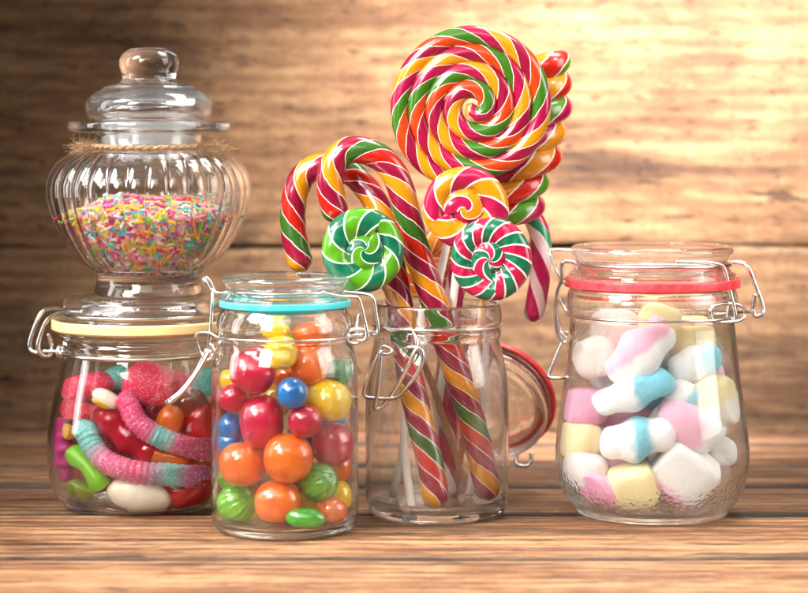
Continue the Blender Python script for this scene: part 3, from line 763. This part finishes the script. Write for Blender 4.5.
def blob(name, px, py, d, rx, ry, rz, m, label, rot=0, e=2.2, amp=.08, cat='gummy candy', group='gummy sweets in the wide jar', fn=None, jar=None, rx_=0, rz_=0, fs_=60):
    j = jar or J1; k = j.k
    me = superell(rx*k, ry*k, rz*k, e, 48, 28, amp, fs_, px, fn)
    lo_ = j.w(px, py, d); ro_ = (R(rx_), R(-rot), R(rz_))
    squash(j, me, lo_, ro_, RF1 if j is J1 else RF4, 498 if j is J1 else 499)
    o = link(name, me, m, None, lo_, ro_)
    return tag(o, label, cat, group)
BEIGE = candy_mat('cream sugar almond', srgb('e0cdb4'), srgb('f0e4d2'), .35, .45)
blob('sugar_almond', 139, 495, -69, 31, 11, 17.5, BEIGE, 'cream oval sugar-coated sweet at the bottom of the wide jar', -12, 2.0, .01, 'candy')
def shell(v, th, ph): return v*(1+.15*math.cos(v.z/(6.5*k1)*PI))
blob('gummy_shell', 66, 449, -38, 10, 9, 28, GMAG, 'opaque magenta scalloped gummy at the left wall of the wide jar', 6, 2.2, .03, fn=shell)
blob('gummy_ring', 88, 387, -40, 26, 16, 13, GSP, 'sugared raspberry gummy at the upper left of the wide jar', 12, 2.4)
blob('gummy_heart', 77, 411, -50, 22, 14, 10, GSR, 'sugared red gummy tip above the teal worm end in the wide jar', -12, 2.2)
blob('gummy_ring', 150, 386, -46, 27, 18, 20, GSP, 'large sugared pink gummy at the top centre of the wide jar', -8, 2.6)
blob('gummy_drop', 107, 399, -62, 14, 8, 8, BEIGE, 'cream and yellow gummy bit with a white glint near the top of the wide jar', -30, 2.2)
blob('gummy_drop', 102, 404, -66, 10, 4, 3.4, GYE, 'thin yellow gummy strip under the cream bit in the wide jar', -28, 2.2)
blob('gummy_drop', 70, 432, -54, 6, 6, 8, GYE, 'small yellow gummy bit beside the magenta scalloped one', 20)
blob('gummy_bear', 82, 488, -56, 14, 12, 9, GYG, 'yellow-green clear gummy under the lime green one', -20)
blob('gummy_bear', 168, 423, -58, 13, 12, 17, GOR, 'orange clear gummy above the upper sugared worm', -20, 2.4, .2)
blob('gummy_bear', 164, 457, -60, 24, 12, 9, GOR, 'orange clear gummy showing between the two sugared worms', -12, 2.4, .2)
blob('gummy_bear', 203, 424, -42, 17, 14, 18, GRED, 'red clear gummy at the right of the wide jar next to the tall jar', 10, 2.4, .2)
blob('gummy_bear', 212, 405, -30, 12, 10, 12, GOR, 'orange clear gummy at the upper right of the wide jar', 10, 2.4, .2)
blob('gummy_bear', 188, 493, -56, 27, 14, 14, GRED, 'red clear gummy on the bottom right of the wide jar', 6, 2.6, .15)
blob('gummy_bear', 190, 405, -38, 17, 14, 16, GBR, 'brown clear cola gummy below the neck of the wide jar', 10, 2.4, .2)
blob('gummy_ring', 207, 388, -24, 15, 12, 20, GTE, 'sugared teal gummy high on the right of the wide jar', 10, 2.4)
blob('gummy_ring', 118, 380, -30, 16, 12, 12, GTE, 'sugared teal gummy at the top of the wide jar behind the raspberry one', 10, 2.4)
for (px, py, d, rx, rz, m, lab) in ((110, 440, -10, 30, 26, GSR, 'red'), (175, 400, -8, 32, 26, GSP, 'pink'), (180, 450, 0, 34, 26, GSR, 'red'), (95, 470, -8, 26, 20, GDRED, 'dark red'),
                            (140, 480, -10, 34, 14, GSR, 'red'), (205, 470, 0, 22, 22, GOR, 'orange'), (120, 400, 0, 28, 20, GSP, 'pink'), (85, 420, 5, 22, 26, GBR, 'brown'), (150, 430, 30, 40, 36, GRED, 'red'), (200, 490, 20, 26, 12, GYG, 'yellow-green')):
    blob('gummy_drop', px, py, d, rx, 18, rz, m, lab+' gummy in the middle of the wide jar, mostly hidden behind the front sweets', rnd.uniform(-30, 30), 2.5, .2)

# ---- jar 4: marshmallows
WH = srgb('fbf6f4'); PK = srgb('f6bfd2'); BL = srgb('8ccfe0'); YL = srgb('f8e4b2'); PK2 = srgb('eeaac6')
k4 = J4.k
def marsh(px, py, d, rx, ry, rz, rot, cols, label, axis=0, edges=(.5,), e=2.7, amp=.045, peanut=0, rx_=0, rz_=0, wob=.3):
    span = (rx, ry, rz)[axis]*k4
    m = marsh_mat('marshmallow foam', cols, axis, edges, span, wob)
    def fn(v, th, ph):
        if peanut:
            t = v.x/(rx*k4); s = 1-peanut*.5+peanut*.5*math.cos(t*PI*2.2+.4); return Vector((v.x, v.y*s, v.z*s+.12*rz*k4*math.sin(t*2)))
        return v
    return blob('marshmallow', px, py, d, rx, ry, rz, m, label, rot, e, amp, 'marshmallow', 'marshmallows in the pot-bellied jar', fn, J4, rx_, rz_, 95)
marsh(683, 473, -44, 29, 22, 27, -38, [PK2, srgb('f6e0e8'), WH], 'large white and pink cushion marshmallow at the bottom right of the pot-bellied jar', 2, (.16, .24), 6.5, .008, rx_=14, wob=.12)
marsh(633, 487, -52, 22, 20, 21, 14, [YL], 'pale yellow cushion marshmallow at the bottom centre', 0, (), 5, .025, rx_=10)
marsh(638, 439, -56, 36, 21, 22, 4, [WH, BL, WH], 'white marshmallow with a blue middle band, lower of the two blue-banded ones', 0, (.40, .66), 2.5, .10, .22)
marsh(634, 392, -54, 41, 20, 18, 16, [WH, BL], 'white and blue twisted marshmallow, upper of the two blue ones', 0, (.50,), 2.5, .10, .2)
marsh(641, 352, -48, 39, 24, 24, 38, [WH, PK], 'big pink and white marshmallow curl near the top of the pot-bellied jar', 2, (.52,), 2.4, .10, .2)
marsh(660, 318, -38, 20, 18, 17, -30, [YL], 'pale yellow marshmallow at the very top behind the jar neck', 0, (), 2.8, .10)
marsh(597, 357, -20, 22, 20, 20, 20, [srgb('f4e4dc')], 'cream-white marshmallow behind the pink curl at the upper left wall', 0, (), 2.8)
marsh(694, 363, -32, 26, 20, 17, 12, [WH, BL], 'white marshmallow with a pale blue end at the upper right', 0, (.62,), 2.6, .09, .15)
marsh(682, 396, -40, 17, 18, 16, -30, [WH, BL], 'small white marshmallow with a blue tip in the middle right', 0, (.6,), 2.8)
marsh(688, 425, -46, 33, 22, 22, -30, [PK, PK, WH], 'pink striped marshmallow right of the blue-banded one', 0, (.4, .7), 2.8, .06)
marsh(713, 402, -34, 25, 24, 27, 20, [srgb('f8eee0'), YL], 'cream and yellow marshmallow against the right wall', 2, (.5,), 2.7, .05)
marsh(586, 407, -14, 22, 22, 20, 0, [PK2], 'pink marshmallow at the left wall of the pot-bellied jar', 0, (), 2.7)
marsh(580, 440, -22, 22, 20, 18, 0, [YL], 'pale yellow marshmallow at the left wall under the pink one', 0, (), 2.7)
marsh(586, 470, -34, 22, 22, 18, -12, [srgb('f4e6e4')], 'white marshmallow at the lower left wall', 0, (), 2.7)
marsh(604, 491, -50, 25, 20, 15, -20, [PK2], 'pink marshmallow at the bottom left of the pot-bellied jar', 0, (), 2.7)
marsh(665, 426, -36, 18, 18, 22, -30, [WH], 'white marshmallow tucked behind the blue-banded one', 0, (), 2.8)
marsh(721, 452, -22, 15, 18, 14, 0, [WH], 'small white marshmallow at the right wall above the big cushion', 0, (), 2.8)
for (px, py, d, c, lab) in ((615, 375, 20, WH, 'white'), (665, 345, 10, WH, 'white'), (650, 385, 0, BL, 'blue'), (690, 340, -4, YL, 'pale yellow'), (625, 415, 10, PK, 'pink'), (670, 450, 0, WH, 'white'), (620, 460, 0, PK, 'pink'),
                       (700, 430, 16, WH, 'white'), (650, 475, 10, srgb('d8d0d4'), 'white'), (600, 435, 30, WH, 'white'), (655, 420, 30, PK, 'pink'), (700, 375, 24, PK, 'pink'), (615, 330, -10, srgb('f0dcd4'), 'cream')):
    marsh(px, py, d, 25, 22, 22, rnd.uniform(-40, 40), [c], lab+' marshmallow in the middle of the pot-bellied jar behind the front ones', 0, (), 2.7)

# ================================================================== canes and lollipops in jar 3
CR = '88062c'; CRD = '8c0a30'; YE = 'd08204'; GR = '2e5a14'; RD = 'b41606'; OR = 'ee5a10'; MG = 'd21464'
M_CANE = striped_mat('cane sugar stripes', [YE, CR, RD, GR, CR])
M_BIG = striped_mat('big swirl sugar stripes', ['d48a06', '900630', 'c23a04', '386c0e', 'a40840'])
M_GREEN = striped_mat('green swirl stripes', ['035e3e', '4c8c10'], .10, (.88, .9, .78, 1))
M_YEL = striped_mat('yellow and magenta stripes', ['d08604', 'a40840'], .10)
M_PG = striped_mat('pink and green stripes', ['a80a3a', '04603f'], .14, (.95, .84, .84, 1))
M_TOWER = striped_mat('tower sugar stripes', ['bc1a04', 'd48a06', 'a40840', '4c8412'], .07)
M_ORANGE = striped_mat('orange stripes', ['d86c08', 'e08c10', 'd0500a'], .10)
M_PINKCANE = striped_mat('pink cane stripes', ['b81050', ('e8c4c4', .7), 'b00c4a', ('1f8a5c', .6), ('f4d8d8', .8)], .02)
STICKW, nt, out = mat('white paper stick')
pbsdf(nt, out, Base_Color=srgb('ece2d8'), Roughness=.6)
STICKB, nt, out = mat('wooden stick')
v_ = objvec(nt, (1, 1, .06))
pbsdf(nt, out, Base_Color=ramp(nt, noise_n(nt, v_, 1500, 3), [(.3, srgb('a8704a')), (.7, srgb('cf9c74'))]), Roughness=.65)
k3 = J3.k
def cane(pts, r, m, label, Lp, handed, v0=0, sub=14):
    pp = catmull([P(*p) for p in pts], sub)
    # even spacing along the rod
    S = [0]
    for a, b in zip(pp, pp[1:]): S.append(S[-1]+(b-a).length)
    n = 260; q = []; j = 0
    for i in range(n+1):
        t = S[-1]*i/n
        while j < len(S)-2 and S[j+1] < t: j += 1
        f = (t-S[j])/max(1e-9, S[j+1]-S[j]); q.append(pp[j].lerp(pp[j+1], min(1, f)))
    def rad(t):
        e = min(t, 1-t)*S[-1]/(r*k3)
        return r*k3*(math.sqrt(max(.12, 1-(1-e)**2)) if e < 1 else 1)
    def ridge(t, a, s): return 1+.016*math.cos(5*(a+2*PI*handed*s/(Lp*k3)))+.02*noise.noise(Vector((s*60, 0, 0)))
    me = tube(q, rad, 40, uvL=Lp*k3, handed=handed, v0=v0, fn=ridge)
    c = q[0].copy()
    for v in me.vertices: v.co -= c
    return tag(link('candy_cane', me, m, None, c), label, 'candy cane', 'candy canes in the open jar')
cane([(490, 500, 1.066), (472, 421, 1.064), (449, 350, 1.062), (434, 302, 1.061), (427.5, 282, 1.061), (416, 248, 1.060), (404, 200, 1.059), (395, 175, 1.059), (378, 156, 1.059), (351, 149.5, 1.059), (335, 162, 1.059), (330, 182, 1.059), (333, 203, 1.060), (339, 222, 1.061)],
     13.6, M_CANE, 'multicoloured candy cane in front, with the highest and largest hook of the canes', 100, 1, .1)
cane([(437, 508, 1.041), (430, 462, 1.044), (420, 421, 1.048), (411, 381, 1.052), (405, 340, 1.056), (399, 300, 1.061), (390, 255, 1.066), (380, 212, 1.071), (368, 190, 1.075), (348, 171, 1.078), (322, 166, 1.079), (305, 174, 1.080), (296, 192, 1.080), (293, 220, 1.080), (297, 250, 1.079), (304, 271, 1.079)],
     13.2, M_CANE, 'multicoloured candy cane behind, its hook reaching furthest left of the canes', 100, 1, .35)
cane([(447, 497, 1.089), (447, 440, 1.091), (448, 350, 1.094), (455, 290, 1.096), (470, 240, 1.098), (492, 212, 1.100), (516, 208, 1.100), (534, 220, 1.100), (541, 245, 1.100), (539, 285, 1.100), (532, 321, 1.100)],
     10.8, M_PINKCANE, 'slim pink, white and green candy cane hanging over the right of the jar', 120, 1)

def disc_lolly(px, py, D, Rpx, m, label, stick, nper, slant, inner, tilt, spin=0, smat=None, sr=4.0, thick=11):
    """a fat pulled-sugar rope pressed into a round disc: an outer ring wound round a curled middle"""
    k = D/F; rnd_ = random.Random(int(px))
    root = empty('lollipop', P(*stick[-1]), label, 'lollipop', 'lollipops in the open jar')
    NT, NR = 144, 44
    def edge(th):                                    # the groove between middle and ring winds outwards
        u = (th/(2*PI)) % 1
        return .30+.22*u
    def prof(r_, th):
        e = edge(th)
        rc = (1+e)/2; w_ = (1-e)/2*1.0
        outer = 1-((r_-rc)/w_)**2 if r_ > e else 0
        inn = 1-(r_/e)**2*.9 if r_ < e*1.04 else 0
        a = math.sqrt(max(0, outer))*.95 if r_ > e else 0
        b = (.45+.55*math.sqrt(max(0, inn)))*.93 if r_ <= e else 0
        h = max(a, b)
        if r_ > e: h = max(h, .42*math.sqrt(max(0, 1-r_**4)))
        scal = 1+.03*math.cos(2*PI*(nper*th/(2*PI)*len_c+slant*nper*r_))*(r_ > .3)
        return h*scal
    len_c = 2
    def tt(r_, th):
        e = edge(th)
        if r_ > e:
            rc = (1+e)/2; w_ = (1-e)/2; q = max(-1, min(1, (r_-rc)/w_))
            return nper*th/(2*PI)-slant*(math.asin(q)*.55+q*.45)
        return inner*th/(2*PI)-.9*r_/e*.8+.3
    rs_ = [math.sin(PI/2*(i/NR)**.9) for i in range(NR+1)]
    vs, fs, uvs = [], [], []
    for side in (-1, 1):
        for i in range(NR+1 if side < 0 else NR):
            for t in range(NT):
                th = 2*PI*t/NT; r_ = rs_[i]
                wob = 1+.012*math.cos(2*th+px)+.006*math.cos(5*th)
                h = prof(r_, th)*thick*(1+.05*noise.noise(Vector((r_*3*math.cos(th), r_*3*math.sin(th), px))))
                x, z = r_*Rpx*wob*math.cos(th+spin), r_*Rpx*wob*math.sin(th+spin)
                vs.append(Vector((x*k, side*h*k, z*k)))
    nb = (NR+1)*NT
    for i in range(NR):
        for t in range(NT):
            t2 = (t+1) % NT; th0, th1 = 2*PI*t/NT, 2*PI*(t+1)/NT
            e0 = edge((th0+th1)/2); rm = (rs_[i]+rs_[i+1])/2
            def T_(i_, th):                          # keep each face on its own side of the groove
                r_ = rs_[i_]; thc = th if th < 2*PI-1e-6 else th-1e-6
                thc = max(th0+1e-6, min(th1-1e-6, thc))
                if rm > e0: r_ = max(r_, edge(thc)+1e-5)
                else: r_ = min(r_, edge(thc))
                return tt(r_, thc)
            uv = [(0, T_(i, th0)), (0, T_(i, th1)), (0, T_(i+1, th1)), (0, T_(i+1, th0))]
            fs.append((i*NT+t, i*NT+t2, (i+1)*NT+t2, (i+1)*NT+t)); uvs.append(uv)
            def bi(a, b): return nb+a*NT+b if a < NR else NR*NT+b
            fs.append((bi(i+1, t), bi(i+1, t2), bi(i, t2), bi(i, t))); uvs.append([uv[3], uv[2], uv[1], uv[0]])
    me = mesh('disc', vs, fs); ul = me.uv_layers.new(name='UVMap').data; li = 0
    for f in uvs:
        for q in f: ul[li].uv = q; li += 1
    c = P(px, py, D)
    link('candy', me, m, root, c-root.location, tuple(R(x) for x in tilt))
    sp = [P(*q)-root.location for q in stick]
    link('stick', tube([sp[0].lerp(sp[1], i/20) for i in range(21)] if len(sp) == 2 else catmull(sp, 10), sr*k, 14), smat or STICKW, root)
def lolly(px, py, D, Rpx, pitch, rt, m, label, stick, Lp, handed, tilt=(0, 0, 0), spin=0, direction=1, smat=None, flat=(1, 1), r0=2.0, sr=4.0, v0=0, tail=.03, cone=0):
    k = D/F
    root = empty('lollipop', P(*stick[-1]), label, 'lollipop', 'lollipops in the open jar')
    end = Rpx-rt; pts = []
    if end > 40:
        th1 = (end-r0)/pitch*2*PI; n = int(th1/(2*PI)*64)+8
        for i in range(n+1):
            t = th1*math.sqrt(i/n); r_ = r0+pitch*t/(2*PI); a = spin+direction*t
            pts.append(Vector((r_*math.cos(a)*k, -cone*(1-r_/Rpx)*k, r_*math.sin(a)*k)))
    S = [0]
    for a, b in zip(pts, pts[1:]): S.append(S[-1]+(b-a).length)
    def rad(t):
        e = t/.02 if t < .02 else ((1-t)/tail if 1-t < tail else 1)
        lo = .95 if (end < 40 and t < .5) else .55
        return rt*k*(lo+(1-lo)*math.sin(min(1, e)*PI/2))
    def ridge(t, a, s): return 1+.02*noise.noise(Vector((s*70, math.cos(a), math.sin(a))))
    me = tube(pts, rad, 36, uvL=Lp*k, handed=handed, up=Vector((0, -1, 0)), fn=ridge, flat=flat, v0=v0)
    c = P(px, py, D)
    inv = root.location
    o = link('candy', me, m, root, c-inv, tuple(R(x) for x in tilt))
    sp = [P(*s)-inv for s in stick]
    q_ = catmull(sp, 10) if len(sp) > 2 else [sp[0].lerp(sp[1], i/20) for i in range(21)]
    link('stick', tube(q_, sr*k, 14), smat or STICKW, root)
    return root
lolly(475, 106, 1.066, 89, 17.6, 10.1, M_BIG, 'largest flat swirl lollipop, multicoloured, topmost of the bouquet', [(474, 120, 1.074), (392, 496, 1.086)], 108, -1, (2, 0, -6), R(-210), 1, flat=(.95, 1.0), r0=3, cone=8, tail=.06)
disc_lolly(363, 250, 1.041, 42, M_GREEN, 'green and lime swirl lollipop in front of the candy cane hooks', [(372, 262, 1.0465), (386, 289, 1.050), (423, 361, 1.066), (470, 496, 1.088)], 5, -.27, 2, (-4, 0, 8), R(60), STICKB, 3.6)
disc_lolly(466, 208, 1.047, 42.5, M_YEL, 'yellow and magenta swirl lollipop below the largest swirl', [(463, 215, 1.052), (453, 300, 1.066), (425, 498, 1.095)], 4, -.25, 1, (4, 0, -4), R(200), None, 4.2)
disc_lolly(491, 259, 1.036, 41.5, M_PG, 'pink and green striped swirl lollipop at the right above the jar rim', [(488, 268, 1.041), (455, 500, 1.096)], 8, -.30, 3, (3, 0, -12), R(-80), STICKB, 3.6)
disc_lolly(437, 268, 1.102, 38, M_ORANGE, 'orange swirl lollipop hidden behind the front cane', [(428, 285, 1.097), (410, 380, 1.080), (404, 438, 1.066), (412, 509, 1.052)], 5, -.27, 1, (0, 0, 10), 0)
# twisted tower lollipop at the back
def tower():
    D = 1.098; k = D/F
    root = empty('lollipop', P(470, 494, 1.085), 'tall twisted tower lollipop sticking out behind the right edge of the largest swirl', 'lollipop', 'lollipops in the open jar')
    a0 = P(551, 58, D); a1 = P(506, 222, D)
    ax = (a1-a0); ln = ax.length; ax.normalize()
    u = Vector((0, 1, 0)); w = ax.cross(u).normalized()
    pts = []; turns = 6.6; n = 330
    for i in range(n+1):
        t = i/n; rr = (4+21*math.sin(min(1, t*1.15+.14)*PI*.62)+1.6*math.sin(t*23))*k
        a = turns*2*PI*t+1.0
        pts.append(a0+ax*ln*t+u*math.cos(a)*rr+(w-ax*.42).normalized()*math.sin(a)*rr)
    def rad(t): return k*(14.5-2.5*t+.8*math.sin(t*31))*min(1, .5+t*9, .55+(1-t)*9)
    me = tube([p-root.location for p in pts], rad, 30, uvL=96*k, handed=1)
    link('candy', me, M_TOWER, root)
    link('stick', tube([v-root.location for v in catmull([P(520, 190, D), P(500, 280, 1.094), P(470, 494, 1.085)], 10)], 4*k, 14), STICKW, root)
tower()

# ================================================================== sprinkles in jar 5
SPC = {'magenta': srgb('d8187c'), 'pale pink': srgb('f29cb8'), 'yellow': srgb('f4c41c'), 'turquoise': srgb('22b4c8'), 'lime green': srgb('7cc832'), 'white': srgb('f2e4d8'), 'orange': srgb('f58c28')}
SPW = [.2, .17, .18, .15, .1, .12, .08]
k5 = J5.k
def rod(seed):
    r_ = 1.5*k5; ln = 11.5*k5; rr = random.Random(seed); vs = []
    bend = rr.uniform(-.6, .6)*k5
    pts = [Vector((bend*math.cos(PI*t/2)*1.0, 0, ln*t/2)) for t in (-1, -.9, -.45, 0, .45, .9, 1)]
    return tube(pts, lambda t: r_*(.62 if t in (0, 1) else 1), 7)
SPM = {}
for c, v in SPC.items():
    m, nt, out = mat('sprinkle '+c)
    b = pbsdf(nt, out, Base_Color=v, Roughness=.5); b.inputs['Subsurface Weight'].default_value = .2; b.inputs['Subsurface Radius'].default_value = (.001,)*3
    me = rod(c); me.materials.append(m)
    for p in me.polygons: p.use_smooth = True
    me.name = 'sprinkle'
    SPM[c] = me
rs = random.Random(11)
inp = sorted([(p[1], p[0]) for p in smooth_prof(in_px, 6)])
def Rin5(py):
    for (y0, r0), (y1, r1) in zip(inp, inp[1:]):
        if y0 <= py <= y1: return r0+(r1-r0)*(py-y0)/max(1e-6, y1-y0)
    return 0
def top5(x, y):
    r_ = math.hypot(x, y)
    return 196+19*(r_/90)**2.2+2.2*math.sin(x*.07+1)+1.5*math.sin(y*.11+x*.05)
spr = []
def orient(nrm):
    t = nrm.cross(Vector((rs.gauss(0, 1), rs.gauss(0, 1), rs.gauss(0, 1)))).normalized()
    return (t+nrm*rs.gauss(0, .16)).normalized()
def addsp(x, y, py, nrm, front):
    spr.append((x, y, py, orient(nrm), rs.choices(list(SPC), SPW)[0], front))
n = 0
while n < 3300:                                     # against the glass
    py = rs.uniform(200, 268); a = rs.uniform(0, 2*PI)
    Rr = Rin5(py)-4.3-rs.random()*3.5
    x, y = Rr*math.cos(a), Rr*math.sin(a)
    if py < top5(x, y) or rs.random() > Rr/95: continue
    dR = Rin5(py+2)-Rin5(py-2)
    nr = Vector((math.cos(a), math.sin(a), dR/4*1.0)).normalized()
    addsp(x, y, py, nr, -math.sin(a)); n += 1
n = 0
while n < 2300:                                     # the heap's top
    r_ = 90*math.sqrt(rs.random()); a = rs.uniform(0, 2*PI); x, y = r_*math.cos(a), r_*math.sin(a)
    py = top5(x, y)+rs.random()**1.5*6
    if r_ > Rin5(py)-2.5: continue
    addsp(x, y, py, Vector((x*.006, y*.006, 1)).normalized()+Vector((rs.gauss(0, .3), rs.gauss(0, .3), 0)), -y/90*.9+(.35 if py-top5(x, y) < 2 else -.5)); n += 1
n = 0
while n < 260:                                      # the last ones in the foot
    r_ = 44*math.sqrt(rs.random()); a = rs.uniform(0, 2*PI)
    addsp(r_*math.cos(a), r_*math.sin(a), 267.6-rs.random()*3, Vector((0, 0, 1)), -.5); n += 1
spr.sort(key=lambda s: -(s[5]+rs.uniform(0, .25)))
bulk = []
for i, (x, y, py, d, c, f) in enumerate(spr):
    loc = J5.l(J5.ax+x, py, y)+J5.o.location; q_ = Vector((0, 0, 1)).rotation_difference(d)
    if i < 300:
        o = bpy.data.objects.new('sugar_sprinkle', SPM[c]); COL.objects.link(o); o.location = loc
        o.rotation_euler = q_.to_euler()
        tag(o, '%s sugar sprinkle lying against the front of the fluted jar\'s heap' % c, 'sprinkle', 'sugar sprinkles in the fluted jar')
    else: bulk.append((loc, q_, c))
vs, fs, mi = [], [], []; cl = list(SPC)
for loc, q_, c in bulk:
    me = SPM[c]; b = len(vs); mt_ = q_.to_matrix(); 
    vs += [mt_@v.co+loc-J5.o.location for v in me.vertices]
    for p in me.polygons: fs.append([b+i for i in p.vertices]); mi.append(cl.index(c))
# core of the heap, under the grains
core_prof = [(0, 266)]+[(max(0, Rin5(y)-7.5), y) for y in (266, 262, 256, 248, 240, 232, 224, 219)]
core_prof += [(r_, top5(0, -r_)+6) for r_ in (78, 64, 48, 32, 16)]+[(0, 202)]
cm = lathe(J5.prof(core_prof), 48); b = len(vs)
vs += [v.co.copy() for v in cm.vertices]
for j, p in enumerate(cm.polygons): fs.append([b+i for i in p.vertices]); mi.append(rs.randrange(7))
me = mesh('sprinkle_heap', vs, fs)
for c in cl: me.materials.append(SPM[c].materials[0])
for p, q_ in zip(me.polygons, mi): p.material_index = q_
tag(link('sprinkle_heap', me, None, None, J5.o.location.copy()), 'heap of mixed bright sugar sprinkles filling the lower half of the fluted jar', 'sprinkles', 'sugar sprinkles in the fluted jar', 'stuff')

# ================================================================== light
w = bpy.data.worlds.new('World'); SC.world = w; w.use_nodes = True
bg = w.node_tree.nodes['Background']; wn = w.node_tree; bg.inputs[0].default_value = (.95, .95, 1.0, 1); bg.inputs[1].default_value = .15
tc = wn.nodes.new('ShaderNodeTexCoord'); sp = wn.nodes.new('ShaderNodeSeparateXYZ'); L(wn, tc.outputs['Generated'], sp.inputs[0])
L(wn, ramp(wn, sp.outputs['Z'], [(0, (.10, .095, .09)), (.22, (.13, .125, .12)), (.75, (.55, .56, .58)), (1, (.75, .76, .78))]), bg.inputs[0]); bg.inputs[1].default_value = 1.0
def area(name, loc, target, size, power, col=(1, 1, 1), sy=None, spread=180):
    l = bpy.data.lights.new(name, 'AREA'); l.energy = power; l.color = col; l.size = size; l.spread = R(spread)
    if sy: l.shape = 'RECTANGLE'; l.size_y = sy
    o = bpy.data.objects.new(name, l); COL.objects.link(o); o.location = loc
    d = (Vector(target)-Vector(loc)).normalized(); o.rotation_euler = d.to_track_quat('-Z', 'Y').to_euler()
    return o
area('softbox', (-.62, .70, .72), (0, .95, .10), .30, 2.3, (1, .97, .93), .42, 66)
area('side_strip', (.62, .86, .36), (.0, 1.03, .10), .34, 1.15, (1, .96, .9), .6, 80)
area('left_strip', (-.62, 1.02, .30), (.0, 1.05, .14), .10, .35, (1, .98, .95), .5, 80)
area('front_fill', (-.10, .10, .75), (.0, .93, .0), .5, .35, (1, .96, .9), .35, 56)
area('front_key', (-.36, .52, .42), (.02, 1.0, .07), .20, 1.08, (1, .98, .95), .28, 64)
area('back_light', (.20, 1.20, .75), (.05, 1.0, .05), .35, 0.9, (1, .94, .84), .2, 70)
def spot(name, loc, target, power, ang, blend, col, rad=.06):
    l = bpy.data.lights.new(name, 'SPOT'); l.energy = power; l.color = col; l.spot_size = R(ang); l.spot_blend = blend; l.shadow_soft_size = rad
    o = bpy.data.objects.new(name, l); COL.objects.link(o); o.location = loc
    d = (Vector(target)-Vector(loc)).normalized(); o.rotation_euler = d.to_track_quat('-Z', 'Y').to_euler()
spot('wall_lamp', (.30, .92, .58), (.13, WALL_Y, .215), 265, 49, 1.0, (1, .97, 1.0), .05)

SC.view_settings.view_transform = 'Standard'; SC.view_settings.look = 'None'; SC.view_settings.exposure = 0; SC.view_settings.gamma = 1
SC.render.engine = 'CYCLES'; cy = SC.cycles
cy.use_denoising = True
try: cy.denoiser = 'OPENIMAGEDENOISE'
except Exception: pass
cy.max_bounces = 20; cy.transmission_bounces = 20; cy.glossy_bounces = 6; cy.diffuse_bounces = 4; cy.transparent_max_bounces = 16
cy.caustics_refractive = True; cy.caustics_reflective = True; cy.blur_glossy = .4; cy.sample_clamp_indirect = 40
